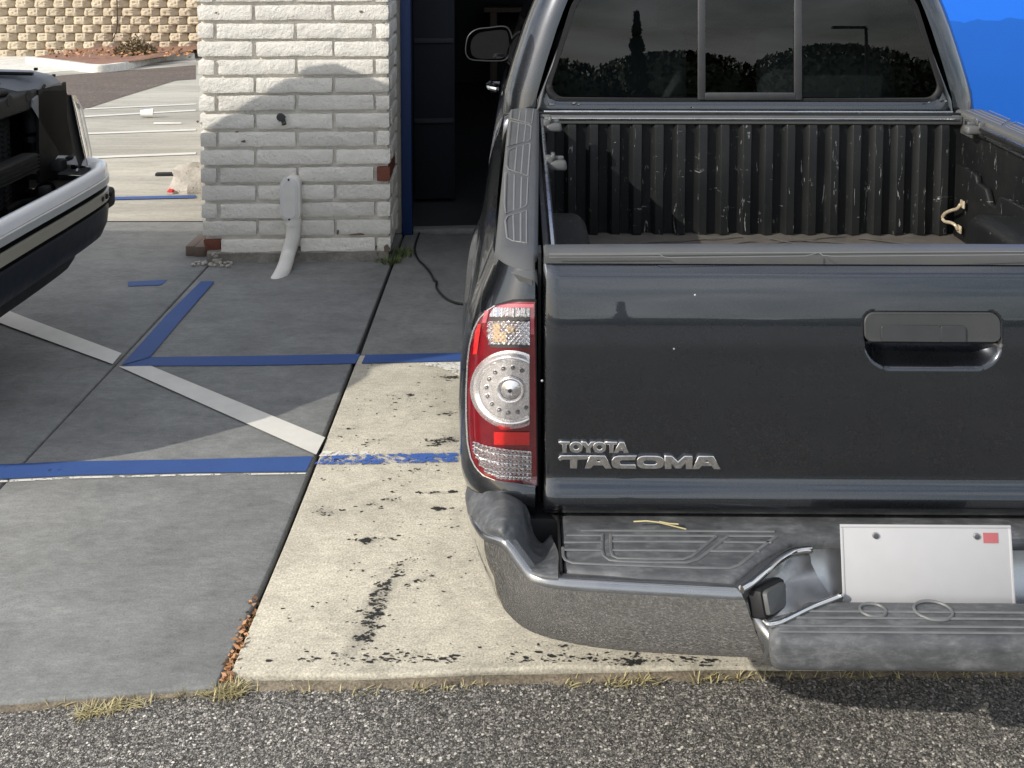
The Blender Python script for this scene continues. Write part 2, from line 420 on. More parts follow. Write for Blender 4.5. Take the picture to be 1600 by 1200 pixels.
# ------------------------------------------------------------------ mesh helpers
class MB:
    def __init__(s): s.v = []; s.f = []
    def add(s, vs, fs):
        b = len(s.v); s.v += [tuple(q) for q in vs]; s.f += [tuple(b + i for i in f) for f in fs]; return s
    def grid(s, rows, closed=False):
        m = len(rows[0]); vs = [q for r in rows for q in r]; fs = []
        for i in range(len(rows) - 1):
            for j in range(m if closed else m - 1):
                k = (j + 1) % m
                fs.append((i * m + j, i * m + k, (i + 1) * m + k, (i + 1) * m + j))
        return s.add(vs, fs)
    def rbox(s, c, size, bev=.004, seg=2, rot=None, taper=None):
        bm = bmesh.new(); bmesh.ops.create_cube(bm, size=1)
        for v in bm.verts:
            v.co = Vector((v.co.x * size[0], v.co.y * size[1], v.co.z * size[2]))
            if taper and v.co.z > 0: v.co.x *= taper[0]; v.co.y *= taper[1]
        if bev: bmesh.ops.bevel(bm, geom=bm.edges[:], offset=bev, segments=seg, affect='EDGES', profile=.5)
        mt = Matrix.Translation(c) @ (rot.to_4x4() if rot else Matrix())
        bm.verts.index_update()
        s.add([mt @ v.co for v in bm.verts], [[v.index for v in f.verts] for f in bm.faces]); bm.free(); return s
    def prism(s, outline, z0, z1, bev=0, seg=2, mt=None):
        bm = bmesh.new()
        b = [bm.verts.new((p[0], p[1], z0)) for p in outline]; t = [bm.verts.new((p[0], p[1], z1)) for p in outline]
        bm.faces.new(b[::-1]); bm.faces.new(t); n = len(b)
        for i in range(n): bm.faces.new((b[i], b[(i + 1) % n], t[(i + 1) % n], t[i]))
        bmesh.ops.recalc_face_normals(bm, faces=bm.faces)
        if bev: bmesh.ops.bevel(bm, geom=[e for e in bm.edges], offset=bev, segments=seg, affect='EDGES', profile=.5)
        bm.verts.index_update()
        s.add([(mt @ v.co) if mt else v.co for v in bm.verts], [[v.index for v in f.verts] for f in bm.faces]); bm.free(); return s
    def tube(s, path, r, n=8, cap=True, flat=None):
        path = [Vector(p) for p in path]; rows = []
        up = Vector((0, 0, 1))
        for i, p in enumerate(path):
            d = (path[min(i + 1, len(path) - 1)] - path[max(i - 1, 0)]).normalized()
            a = d.cross(up)
            if a.length < 1e-3: a = d.cross(Vector((1, 0, 0)))
            a.normalize(); b = a.cross(d).normalized()
            rr = r[i] if hasattr(r, '__len__') else r
            rows.append([p + a * math.cos(q) * rr + b * math.sin(q) * rr * (flat or 1) for q in [2 * math.pi * k / n for k in range(n)]])
        s.grid(rows, True)
        if cap:
            m = len(s.v); nn = len(rows)
            s.f.append(tuple(range(m - n, m))); s.f.append(tuple(range(m - nn * n, m - nn * n + n))[::-1])
        return s
    def lathe(s, prof, axis='z', c=(0, 0, 0), n=24):
        rows = []
        for r, h in prof:
            row = []
            for k in range(n):
                a = 2 * math.pi * k / n; x, y = r * math.cos(a), r * math.sin(a)
                q = {'z': (x, y, h), 'x': (h, x, y), 'y': (x, h, y)}[axis]
                row.append((q[0] + c[0], q[1] + c[1], q[2] + c[2]))
            rows.append(row)
        return s.grid(rows, True)
    def mirror(s):
        m = MB(); m.v = [(-x, y, z) for x, y, z in s.v]; m.f = [f[::-1] for f in s.f]; return m
    def mesh(s, name, mat, smooth=True, ang=38, recalc=True):
        me = bpy.data.meshes.new(name); me.from_pydata(s.v, [], s.f)
        if recalc:
            bm = bmesh.new(); bm.from_mesh(me)
            bmesh.ops.remove_doubles(bm, verts=bm.verts, dist=1e-5)
            bmesh.ops.recalc_face_normals(bm, faces=bm.faces); bm.to_mesh(me); bm.free()
        if smooth:
            me.polygons.foreach_set('use_smooth', [True] * len(me.polygons)); me.set_sharp_from_angle(angle=R(ang))
        me.materials.append(mat); me.update(); return me
    def build(s, name, mat, parent=None, smooth=True, ang=38, label=None, recalc=True):
        m = MAT[mat] if isinstance(mat, str) else mat
        o = bpy.data.objects.new(name, s.mesh(name, m, smooth, ang, recalc)); col.objects.link(o)
        if parent: o.parent = parent
        if label: o['label'] = label
        return o

def inst(name, mesh, parent, loc, rot=(0, 0, 0), scale=(1, 1, 1)):
    o = bpy.data.objects.new(name, mesh); col.objects.link(o); o.parent = parent
    o.location = loc; o.rotation_euler = rot; o.scale = scale; return o
def tag(o, label, cat, group=None, kind=None):
    o['label'] = label
    if cat: o['category'] = cat
    if group: o['group'] = group
    if kind: o['kind'] = kind
    return o
def struct(o, label=None, kind='structure'):
    o['kind'] = kind
    if label: o['label'] = label
    return o
def empty(name, loc=(0, 0, 0), rz=0.0):
    o = bpy.data.objects.new(name, None); col.objects.link(o); o.location = loc; o.rotation_euler = (0, 0, rz); return o

def lerp(a, b, t): return a + (b - a) * t
def table(tb, x):
    if x <= tb[0][0]: return tb[0][1]
    for (a, u), (b, v) in zip(tb, tb[1:]):
        if x <= b: return lerp(u, v, (x - a) / (b - a))
    return tb[-1][1]
def stable(tb, x):                                       # the same, smoothed
    h = .012
    return (table(tb, x - h) + 2 * table(tb, x) + table(tb, x + h)) / 4
def crom(pts, n):
    pts = [Vector(p) for p in pts]; out = []
    for i in range(len(pts) - 1):
        p0, p1, p2, p3 = pts[max(i - 1, 0)], pts[i], pts[i + 1], pts[min(i + 2, len(pts) - 1)]
        for k in range(n):
            t = k / n
            out.append(.5 * ((2 * p1) + (p2 - p0) * t + (2 * p0 - 5 * p1 + 4 * p2 - p3) * t * t + (3 * p1 - p0 - 3 * p2 + p3) * t ** 3))
    out.append(pts[-1]); return out

def shape2d(loops, depth, bev, name, mat, parent, xf):
    """flat outline with holes, given thickness and a rounded edge; xf maps (u, v, w) to space"""
    cu = bpy.data.curves.new(name, 'CURVE'); cu.dimensions = '2D'; cu.fill_mode = 'BOTH'
    cu.extrude = depth; cu.bevel_depth = bev; cu.bevel_resolution = 1
    for lp in loops:
        sp = cu.splines.new('POLY'); sp.points.add(len(lp) - 1); sp.use_cyclic_u = True
        for p, (x, y) in zip(sp.points, lp): p.co = (x, y, 0, 1)
    ob = bpy.data.objects.new(name + '_tmp', cu); col.objects.link(ob)
    dg = bpy.context.evaluated_depsgraph_get()
    me = bpy.data.meshes.new_from_object(ob.evaluated_get(dg))
    bpy.data.objects.remove(ob); bpy.data.curves.remove(cu)
    for v in me.vertices: v.co = xf(v.co.x, v.co.y, v.co.z)
    me.name = name
    me.materials.clear(); me.materials.append(MAT[mat])
    bm = bmesh.new(); bm.from_mesh(me); bmesh.ops.remove_doubles(bm, verts=bm.verts, dist=1e-6); bmesh.ops.recalc_face_normals(bm, faces=bm.faces); bm.to_mesh(me); bm.free()
    o = bpy.data.objects.new(name, me); col.objects.link(o)
    if parent: o.parent = parent
    return o

# ================================================================== THE GROUND
def sheet(name, pts, z, mat, kind='structure', label=None, lot=False, parent=None):
    m = MB(); m.add([(p[0], p[1], (lotz(p[1]) if lot else 0) + z) for p in pts], [tuple(range(len(pts)))])
    return struct(m.build(name, mat, parent, smooth=False), label, kind)
m = MB(); rows = []
for y in (-150, -60, 0, 3, 5.9, 30, 60, 150):
    z = -.07 + (0 if y <= 5.9 else lotz(min(y, 30)))
    rows.append([(x, y, z) for x in (-150, -40, -10, 0, 10, 40, 150)])
struct(m.grid(rows).build('ground', 'soil', smooth=False), 'bare dirt under the paving')
sheet('asphalt_lane', [(-60, -90), (60, -90), (60, 2.24), (0.6, 2.20), (-0.645, 2.16), (-1.1, 2.09), (-60, 2.0)], -.014, 'asphalt', label='coarse grey asphalt in front of the slabs')

def slab(pts, mat, label, z=0.0):
    m = MB(); m.prism(pts, -.10, z, .007, 2)
    return struct(m.build('concrete_slab', mat, ang=60), label)
slab([(-1.523, 2.035), (-.646, 2.128), (-.626, 2.6), (-.6215, 3.2), (-.615, 4.2), (-.608, 5.86), (-1.523, 5.86)], 'slab_grey', 'grey coated concrete slab with painted lines')
slab([(-9, 1.6), (-1.531, 2.035), (-1.531, 5.86), (-9, 5.86)], 'slab_grey', 'grey concrete slab under the stripped vehicle')
slab([(-.628, 2.168), (-.3, 2.162), (.1, 2.19), (.6, 2.185), (5, 2.2), (5, 3.93), (-.604, 3.93), (-.610, 3.0), (-.614, 2.7)], 'slab_cream', 'cream weathered concrete slab with black stains')
slab([(-.598, 3.936), (5, 3.936), (5, 5.60), (-.598, 5.60)], 'slab_dark', 'grey slab before the garage door')
m = MB(); m.grid([[(-40, 5.87, 0), (-1.3, 5.87, 0)], [(-40, 30, lotz(30)), (-1.3, 30, lotz(30))]])
struct(m.build('parking_lot', 'lot', smooth=False), 'sun bleached concrete lot sloping away')
pts = [atLot(*q) for q in [(-700, 230), (95, 118), (306, 102), (306, 124), (275, 126), (190, 152), (132, 171), (-700, 330)]]
sheet('asphalt_lane', pts, .004, 'lane', label='brown asphalt lane crossing behind the lot', lot=True)
pts = [atLot(*q) for q in [(-700, 200), (95, 112), (306, 96), (306, 60), (-700, 60)]]
sheet('pavement', pts, .005, 'kerb', label='pale concrete gutter by the planter', lot=True)

sheet('joint_filler', [(-.70, 2.15), (-.56, 2.15), (-.56, 5.6), (-.70, 5.6)], -.022, 'black', label='black filler in the joint between the slabs')
# ---- painted lines
def line(name, quads, mat, label, z=.003, lot=False):
    m = MB()
    for q in quads:
        P = [(atLot(*p) if lot else atZ(*p)) for p in q]
        m.add([(p[0], p[1], (lotz(p[1]) if lot else 0) + z) for p in P], [tuple(range(len(P)))])
    return struct(m.build(name, mat, smooth=False), label)
def strip(ptsT, ptsB): return [list(ptsT) + list(ptsB)[::-1]]
line('parking_line', strip([(-260, 738), (-2, 727), (120, 722), (300, 719), (489, 714)], [(-260, 760), (-2, 750), (120, 744), (300, 740), (478, 738)]), 'blue_line', 'blue line nearest the camera on the grey slab')
line('parking_line', strip([(-260, 764), (-2, 752), (120, 746), (300, 742), (478, 740)], [(-260, 767), (-2, 755), (120, 749), (300, 744.5), (478, 742)]), 'white_worn', 'thin old white edge beside the near blue line')
line('parking_line', strip([(236, 559), (400, 557), (563, 554)], [(190, 573), (400, 572), (555, 569)]), 'blue_line', 'blue line running toward the truck on the grey slab')
line('parking_line', strip([(571, 556), (650, 554), (900, 550)], [(565, 569), (650, 567), (900, 562)]), 'blue_line', 'blue line before the garage on the dark slab', z=.004)
line('parking_line', strip([(314, 441), (260, 494), (190, 572)], [(335, 441), (284, 500), (234, 560)]), 'blue_line', 'blue line leading back to the brick pier', z=.005)
line('parking_line', strip([(508, 714), (560, 712), (715, 709)], [(490, 727), (560, 727), (715, 723)]), 'blue_worn', 'worn blue line on the cream slab', z=.004)
line('parking_line', strip([(505, 706), (580, 706), (600, 712)], [(498, 714), (560, 714), (600, 714)]), 'white_worn', 'worn white dab on the cream slab', z=.003)
line('parking_line', strip([(640, 569), (680, 568), (800, 566)], [(690, 577), (720, 590), (800, 586)]), 'white_worn', 'worn white patch by the truck', z=.005)
line('parking_line', [[(186, 575), (236, 574), (508, 686), (494, 713)]], 'white_line', 'white diagonal stripe on the grey slab', z=.006)
line('parking_line', [[(38, 497), (190, 554), (176, 571), (20, 514), (-60, 484), (-40, 466)]], 'white_line', 'white diagonal stripe under the stripped vehicle', z=.006)
line('parking_line', strip([(200, 441), (262, 438)], [(200, 448), (252, 446)]), 'blue_line', 'short blue line behind the stripped vehicle')
for pl, w, mt, lb in [([(130, 309.5), (306, 305.5)], 4.4, 'blue_line', 'blue line crossing the rear lot'), ([(130, 245.5), (306, 238.5)], 3.2, 'white_line', 'white stall line nearest the pier in the rear lot'),
                  ([(130, 208), (306, 202)], 2.6, 'white_line', 'second white stall line of the rear lot'), ([(120, 182), (306, 171.5)], 2.2, 'white_line', 'third white stall line of the rear lot'), ([(120, 170.5), (306, 162)], 1.8, 'white_line', 'farthest white stall line of the rear lot')]:
    (x0, y0), (x1, y1) = pl; ex = 700; sl = (y1 - y0) / (x1 - x0)
    line('parking_line', [[(x0 - ex, y0 - sl * ex), (x1, y1), (x1, y1 + w), (x0 - ex, y0 - sl * ex + w)]], mt, lb, lot=True, z=.004)

# ---- dried tar and tyre residue: crumbs and flakes stuck on the cream slab
m = MB(); rs = random.Random(21)
def flake(x, y, r, el, an):
    n = rs.randint(5, 8); z = rs.uniform(.0006, .0022); pts = []
    for k in range(n):
        a = 6.2832 * (k + rs.uniform(-.3, .3)) / n; q = r * rs.uniform(.35, 1.15); u, w = q * math.cos(a) * el, q * math.sin(a)
        pts.append((x + u * math.cos(an) - w * math.sin(an), y + u * math.sin(an) + w * math.cos(an), z))
    m.add(pts, [tuple(range(n))])
for (cx, cy, ang, a, b, k) in MARKS:
    N = int(min(1200, 22000 * a * b * k + 60) * (2.2 if k >= 1.1 else .75))
    for _ in range(N):
        f = noise.noise(Vector((cx * 9, cy * 9, 3)))
        u, w = rs.gauss(0, .55), rs.gauss(0, .55)
        lx, ly = u * a, w * b
        x = cx + lx * math.cos(R(ang)) - ly * math.sin(R(ang)); y = cy + lx * math.sin(R(ang)) + ly * math.cos(R(ang))
        if noise.noise(Vector((x * 26, y * 40, 7))) + .35 * noise.noise(Vector((x * 80, y * 110, 2))) < -.20 + .26 * (abs(u) + abs(w)) - .25 * (k - 1): continue
        if not (-.60 < x < 1.2 and 2.19 < y < 3.92): continue
        flake(x, y, .0012 + .0042 * rs.random() ** 3.2, rs.uniform(1, 2.6), R(ang) * .3 + rs.uniform(-.5, .5))
for _ in range(2200):                                     # loose specks all over
    x, y = rs.uniform(-.58, .5), rs.uniform(2.2, 3.9)
    if noise.noise(Vector((x * 5, y * 5, 1))) < -.05: continue
    flake(x, y, .0009 + .0035 * rs.random() ** 4, rs.uniform(1, 2.5), rs.uniform(-.4, .4))
for _ in range(800):                                     # crumbs gathered along the front edge
    x = rs.uniform(-.55, 1.0)
    if noise.noise(Vector((x * 9, 2, 1))) < -.05: continue
    flake(x, 2.20 + abs(rs.gauss(0, .018)), .001 + .004 * rs.random() ** 3, rs.uniform(1, 3), rs.uniform(-.3, .3))
struct(m.build('tar_residue', 'tar', smooth=False, recalc=False), 'black tar and tyre residue flaking on the cream slab', 'stuff')

# ================================================================== RETAINING WALL AND PLANTER
WY = 28.0; WZ = lotz(WY)
wall = tag(empty('retaining_wall', (-11.3, WY, WZ)), 'tan split face block retaining wall at the far edge of the lot', 'wall')
def splitblock(seed):
    m = MB(); L, H, D = .512, .214, .2
    nx, nz = 12, 6; rows = []
    for j in range(nz + 1):
        row = []
        for i in range(nx + 1):
            u, w = i / nx, j / nz
            x = (u - .5) * L; z = (w - .5) * H
            d = 0.15 * min(1, min(u / .20, (1 - u) / .32))        # the two chamfered facets
            nn = noise.noise(Vector((x * 14 + seed * 9, z * 16, seed))) * .04 + noise.noise(Vector((x * 40, z * 40 + seed * 5, seed))) * .028
            ed = min(1, min(w, 1 - w) / .16)
            row.append((x, -d - nn * (0.3 + ed * .7) - .018 * ed + .02, z))
        rows.append(row)
    m.grid(rows)
    b = rows[0] + [(x, D, z) for x, y, z in rows[0][::-1]]; t = rows[-1] + [(x, D, z) for x, y, z in rows[-1][::-1]]
    m.add(b, [tuple(range(len(b)))]); m.add(t, [tuple(range(len(t)))])
    return m.mesh('block', MAT['block'], True, 24)
blk = [splitblock(i) for i in range(7)]
MB().rbox((0, .55, 1.3), (14, .6, 2.9), 0).build('backing', 'soil', wall)
for j in range(11):
    for i in range(-12, 13):
        x = i * .52 + (.26 if j % 2 else 0) + 0.03 * (j % 3)
        if j == 10 and i % 1: continue
        inst('block', random.choice(blk), wall, (x, .012 * j, j * .2285 + .08), (0, 0, random.uniform(-.02, .02)))
# planter kerb
kp = crom([atLot(*q) for q in [(46, 99), (100, 106), (138, 112), (160, 113), (185, 110), (215, 103), (250, 95.5), (300, 92)]], 5)
m = MB(); rows = []
for i, p in enumerate(kp):
    d = (kp[min(i + 1, len(kp) - 1)] - kp[max(i - 1, 0)]); d.z = 0; d.normalize(); nrm = Vector((d.y, -d.x, 0))
    z = lotz(p.y)
    rows.append([Vector((p.x, p.y, 0)) + nrm * o + Vector((0, 0, z + h)) for o, h in ((.10, -.05), (.09, .13), (.07, .16), (-.06, .16), (-.10, .13), (-.1, -.05))])
m.grid(rows); m.add(rows[0], [tuple(range(6))]); m.add(rows[-1], [tuple(range(6))])
tag(m.build('kerb', 'kerb'), 'white painted kerb curving round the planter below the block wall', 'kerb')
m = MB(); rows = []
for p in kp:
    row = []
    for t in [k / 8 for k in range(9)]:
        y = lerp(p.y + .05, WY - .02, t); zz = lotz(y) + .12 + .16 * t + noise.noise(Vector((p.x * 3, y * 3, 1))) * .06
        row.append((p.x + t * .3 * noise.noise(Vector((p.x, 2, 3))), y, zz))
    rows.append(row)
struct(m.grid(rows).build('planter_soil', 'litter'), 'reddish soil and litter in the planter')
def blades(m, c, n, spread, h, w, tilt=.8, up=0.6):
    for _ in range(n):
        a = random.uniform(0, 6.283); r = spread * math.sqrt(random.random())
        b = Vector(c) + Vector((math.cos(a) * r, math.sin(a) * r, 0))
        a2 = random.uniform(0, 6.283); hh = h * random.uniform(.5, 1.2)
        d = Vector((math.cos(a2) * tilt * random.random(), math.sin(a2) * tilt * random.random(), up)).normalized() * hh
        sd = Vector((-d.y, d.x, 0)); sd = (sd.normalized() if sd.length > 1e-4 else Vector((1, 0, 0))) * w
        mid = b + d * .6; tip = b + d + Vector((d.x, d.y, -abs(d.z) * .25)) * .35
        m.add([b - sd, b + sd, mid + sd * .8, mid - sd * .8, tip], [(0, 1, 2, 3), (3, 2, 4)])
pb = atLot(213, 98)
sh = tag(empty('dry_shrub', pb), 'dry olive brown shrub growing in the planter by the block wall', 'shrub')
sh.rotation_euler = (0, 0, 0)
m = MB()
for _ in range(34):
    a = random.uniform(0, 6.283); L = random.uniform(.35, .68); t = random.uniform(.25, 1.1)
    d = Vector((math.cos(a) * t, math.sin(a) * t * .6, 1.0)).normalized() * L
    m.tube([(0, 0, 0), d * .5 + Vector((0, 0, .03)), d], [.012, .008, .003], 5)
m.build('branch', 'bark', sh)
m = MB()
for _ in range(1500):
    a = random.uniform(0, 6.283); t = random.random() ** .5
    c = Vector((math.cos(a) * .52 * t, math.sin(a) * .35 * t, .12 + random.random() * .5 * (1.15 - t * .75)))
    s1 = Vector((random.gauss(0, 1), random.gauss(0, 1), random.gauss(0, 1))).normalized() * .045
    s2 = s1.orthogonal().normalized() * .016
    m.add([c - s1, c + s2, c + s1, c - s2], [(0, 1, 2, 3)])
m.build('leaves', 'brownleaf', sh, recalc=False)
vp = crom([atY(*q, WY - .12) for q in [(180, -30), (183, 10), (182, 45), (174, 65), (160, 78), (146, 85)]], 6)
tag(MB().tube(vp, .018, 6).build('dead_vine', 'bark'), 'thin bare vine hanging down the tan block wall', 'vine')
m = MB()
for _ in range(260):
    p = atLot(random.uniform(70, 300), random.uniform(91, 103)); p.z = lotz(p.y) + random.uniform(.2, .3)
    s1 = Vector((random.gauss(0, 1), random.gauss(0, 1), random.gauss(0, .5))).normalized() * .05; s2 = s1.orthogonal().normalized() * .03
    m.add([p - s1, p + s2, p + s1, p - s2], [(0, 1, 2, 3)])
struct(m.build('leaf_litter', 'deadleaf', recalc=False), 'fallen brown leaves in the planter', 'stuff')

# ---- rubbish in the rear lot
p = atLot(228, 184)
cup = MB(); cup.lathe([(.0, 0), (.038, 0), (.05, .13), (.046, .13), (.036, .01)], 'x', n=16)
o = tag(cup.build('paper_cup', 'paper'), 'white paper cup lying on its side in the rear lot', 'cup'); o.location = p + Vector((-.06, 0, .05)); o.rotation_euler = (0, 0, .25); o.scale = (1.05, 1.05, 1.05)
p = atLot(262, 194)
tag(MB().rbox((p.x, p.y, lotz(p.y) + .012), (.30, .03, .008), .003).build('paper_scrap', 'paper'), 'flat white paper strip on the rear lot behind the cup', 'litter')
p = atLot(282, 274)
tag(MB().rbox((p.x, p.y, lotz(p.y) + .012), (.36, .05, .022), .006, rot=Matrix.Rotation(.06, 3, 'Z')).build('rubber_strip', 'black'), 'black rubber strip lying beside the white rubble', 'litter')
def chunk(c, size, seed, mat, name, label, cat, n=10):
    m = MB(); rows = []
    for j in range(n + 1):
        th = math.pi * j / n; row = []
        for i in range(2 * n):
            ph = math.pi * i / n
            d = Vector((math.sin(th) * math.cos(ph), math.sin(th) * math.sin(ph), math.cos(th)))
            k = 1 + .35 * noise.noise(d * 1.7 + Vector((seed, 0, 0))) + .14 * noise.noise(d * 5 + Vector((0, seed, 0)))
            k /= max(abs(d.x), abs(d.y), abs(d.z)) ** .4
            row.append((d.x * size[0] * k, d.y * size[1] * k, max(-.55, d.z) * size[2] * k))
        rows.append(row)
    m.grid(rows, True)
    o = m.build(name, mat, ang=30); o.location = c
    return tag(o, label, cat)
p = atLot(296, 302)
chunk((p.x, p.y + .1, lotz(p.y) + .07), (.16, .13, .12), 3.1, 'rubble', 'concrete_chunk', 'whitish broken concrete chunk on the lot behind the brick pier', 'rubble')
p = atLot(267, 303)
chunk((p.x, p.y, lotz(p.y) + .02), (.022, .015, .014), 5.2, 'redscrap', 'red_scrap', 'small red plastic scrap beside the white rubble', 'litter', 6)

# ================================================================== BUILDING
PHI = R(2.4)
PC = Vector((-1.575, 5.085, 0))                          # front left foot of the pier
pier = tag(empty('brick_pier', PC, PHI), 'white painted rough brick pier beside the dark garage door', 'pier')
CH = .0912; BH = .077; PW = .965; Z0 = .045
def brick_mesh(L, D, seed):
    """rough slumped brick: front face at y=0, running to y=D; x from 0 to L"""
    bm = bmesh.new()
    nx = max(3, int(L / .022)); nz = 5; ny = max(2, int(D / .04))
    bmesh.ops.create_cube(bm, size=1)
    for v in bm.verts: v.co = Vector(((v.co.x + .5) * L, (v.co.y + .5) * D, v.co.z * BH))
    def cut(ax, n):
        for k in range(1, n):
            co = Vector((0, 0, -BH / 2)); no = Vector((0, 0, 0)); no[ax] = 1
            co[ax] = (L, D, BH)[ax] * k / n - (BH / 2 if ax == 2 else 0)
            bmesh.ops.bisect_plane(bm, geom=bm.verts[:] + bm.edges[:] + bm.faces[:], plane_co=co, plane_no=no, dist=1e-6)
    cut(0, nx); cut(2, nz); cut(1, ny)
    rr = .009
    for v in bm.verts:
        p = v.co.copy()
        q = Vector((min(max(p.x, rr), L - rr), min(max(p.y, rr), D - rr), min(max(p.z, -BH / 2 + rr), BH / 2 - rr)))
        d = p - q
        if d.length > 1e-6: p = q + d.normalized() * min(d.length, rr)
        sd = Vector((seed * 3.7, seed * 1.3, seed * 7.1))
        o1 = noise.noise_vector(p * 22 + sd) * .0034; o2 = noise.noise_vector(p * 70 + sd) * .0022
        v.co = p + o1 + o2
    bmesh.ops.recalc_face_normals(bm, faces=bm.faces)
    me = bpy.data.meshes.new('brick'); bm.to_mesh(me); bm.free()
    me.polygons.foreach_set('use_smooth', [True] * len(me.polygons)); me.set_sharp_from_angle(angle=R(50))
    me.materials.append(MAT['brick']); return me
BM = {}
def bmesh_for(L, D):
    k = (round(L, 3), round(D, 3))
    if k not in BM: BM[k] = [brick_mesh(L, D, random.random() * 50) for _ in range(5)]
    return random.choice(BM[k])
MB().rbox((PW / 2, .252, 1.40), (PW - .04, .452, 2.66), .004).build('mortar_core', 'mortar', pier)
m = MB(); rows = []
for z in (-.03, .0, .02, .05, .068):
    rows.append([(x, -.004 + .012 * noise.noise(Vector((x * 9, z * 30, 2))) + (.03 if z > .06 else 0), z) for x in [.03 + k * (PW - .05) / 40 for k in range(41)]])
m.grid(rows); m.build('footing', 'footing', pier)
MB().rbox((PW / 2, .26, .02), (PW - .05, .44, .09), .006).build('footing', 'footing', pier)
joint = .012
nrow = 29
for k in range(nrow):
    z = Z0 + (k + .5) * CH - .007
    typ = k % 2
    segs = [.093, .398, .392, .082] if typ == 0 else [.285, .394, .286]
    x = 0.0
    for i, L in enumerate(segs):
        if k == 0 and i == 0: x += L; continue
        edge = (i == 0 or i == len(segs) - 1)
        D = (.393 if typ == 0 else .093) if edge else .093
        jx, jy, jz = random.uniform(-.0025, .0025), random.uniform(-.003, .002), random.uniform(-.002, .002)
        b = inst('brick', bmesh_for(L - joint, D), pier, (x + joint / 2 + jx, jy, z + jz), (0, random.uniform(-.006, .006), random.uniform(-.006, .006)))
        if (k == 4 and i == 3): b.material_slots[0].link = 'OBJECT'; b.material_slots[0].material = MAT['redbrick']; b['label'] = 'bare red brick where the paint is gone'; b.location.y += .004
        x += L
    # right flank, second brick
    D2 = .09 if typ == 0 else .39
    y0 = .40 if typ == 0 else .10
    me = bmesh_for(.086 if True else L, D2)
    inst('brick', me, pier, (PW - .086, y0, z), (0, 0, 0))
    if typ == 0 and k < 20: inst('brick', me, pier, (.006, y0, z), (0, 0, 0))
# the broken corner brick at the foot and its crumbling mortar
m = MB(); m.rbox((.055, .06, .088), (.075, .09, .06), .008, 2, taper=(1.25, 1.1)); b = m.build('broken_brick', 'redbrick', pier, label='broken red corner brick at the foot')
o = chunk((.075, .045, .035), (.034, .036, .05), 1.7, 'rubble', 'loose_mortar', None, None) if False else None
m = MB(); rows = []
for j in range(9):
    zz = -.03 + j * .011
    rows.append([(.075 + (.04 + .016 * noise.noise(Vector((a * 2, zz * 60, 4)))) * math.cos(a), .03 + (.04 + .016 * noise.noise(Vector((a * 2, zz * 60, 9)))) * math.sin(a), zz) for a in [6.283 * i / 16 for i in range(16)]])
m.grid(rows, True).build('crumbling_mortar', 'rubble', pier, ang=20)
m = MB()
for _ in range(26):
    p = Vector((random.uniform(-.03, .16), random.uniform(-.08, .0), .006)); r = random.uniform(.005, .013)
    m.rbox(p, (r * 2, r * 1.6, r * 1.3), r * .3, 1, rot=Matrix.Rotation(random.random() * 6, 3, 'Z'))
struct(m.build('mortar_crumbs', 'rubble'), 'crumbs of mortar at the foot of the pier', 'stuff').matrix_world = Matrix.Translation(PC) @ Matrix.Rotation(PHI, 4, 'Z')
def pierp(px, py, off=0.0):
    """pixel on the pier's front plane -> pier coordinates"""
    n = Vector((math.sin(PHI), -math.cos(PHI), 0)); r = ray(px, py); o0 = Vector((0, 0, CAMH))
    t = (PC + n * off - o0).dot(n) / r.dot(n); p = o0 + r * t - PC
    return Vector((p.x * math.cos(PHI) + p.y * math.sin(PHI), -p.x * math.sin(PHI) + p.y * math.cos(PHI), p.z))
# chipped paint at brick edges, dark flakes
m = MB()
for (px, py, w, h) in [(381, 221, 9, 5), (370, 206, 6, 3), (309, 190, 5, 4), (560, 366, 30, 4), (528, 363, 5, 10), (590, 396, 5, 8), (604, 388, 12, 14), (564, 18, 6, 4), (338, 20, 4, 4), (600, 36, 7, 3)]:
    c = pierp(px, py, .006); s = .0032
    n = 9
    m.add([(c.x + math.cos(6.283 * i / n) * w * .5 * s * random.uniform(.6, 1.2), c.y - .0008, c.z + math.sin(6.283 * i / n) * h * .5 * s * random.uniform(.6, 1.2)) for i in range(n)], [tuple(range(n))])
m.build('paint_chips', 'wood', pier, smooth=False, label='dark chips where the white paint has flaked')

# conduit on the pier
cd = tag(empty('electrical_conduit', PC, PHI), 'white painted conduit elbow with grey cover plate on the brick pier', 'conduit')
ct, cb = pierp(453, 276, .05), pierp(453, 345, .05)
def stadium(w, h, n=8):
    r = w / 2; a = []
    for k in range(n + 1): a.append((r * math.cos(math.pi * k / n), h / 2 - r + r * math.sin(math.pi * k / n)))
    for k in range(n + 1): a.append((-r * math.cos(math.pi * k / n), -h / 2 + r - r * math.sin(math.pi * k / n)))
    return a
cx, cz, chh = (ct.x + cb.x) / 2, (ct.z + cb.z) / 2, ct.z - cb.z
m = MB(); mt = Matrix.Translation((cx + .012, 0, cz)) @ Matrix.Rotation(R(90), 4, 'X')
m.prism(stadium(.082, chh + .005, 8), -.004, .062, .004, 2, mt); m.build('conduit_body', 'pvc', cd)
m = MB(); mt = Matrix.Translation((cx - .002, 0, cz)) @ Matrix.Rotation(R(90), 4, 'X')
m.prism(stadium(.088, chh, 8), .060, .068, .002, 2, mt); cp = m.build('cover_plate', 'coverplate', cd)
m = MB(); m.prism(stadium(.066, chh - .03, 8), .068, .0705, .001, 1, mt); m.build('cover_panel', 'pvc', cp)
for zz in (chh / 2 - .012, -chh / 2 + .012):
    MB().lathe([(0, -.0745), (.004, -.074), (.0055, -.068)], 'y', (cx - .002, 0, cz + zz), 10).build('screw', 'black', cp)
g = atZ(430, 434); gl = Vector(((g - PC).x * math.cos(PHI) + (g - PC).y * math.sin(PHI), -(g - PC).x * math.sin(PHI) + (g - PC).y * math.cos(PHI), -.03))
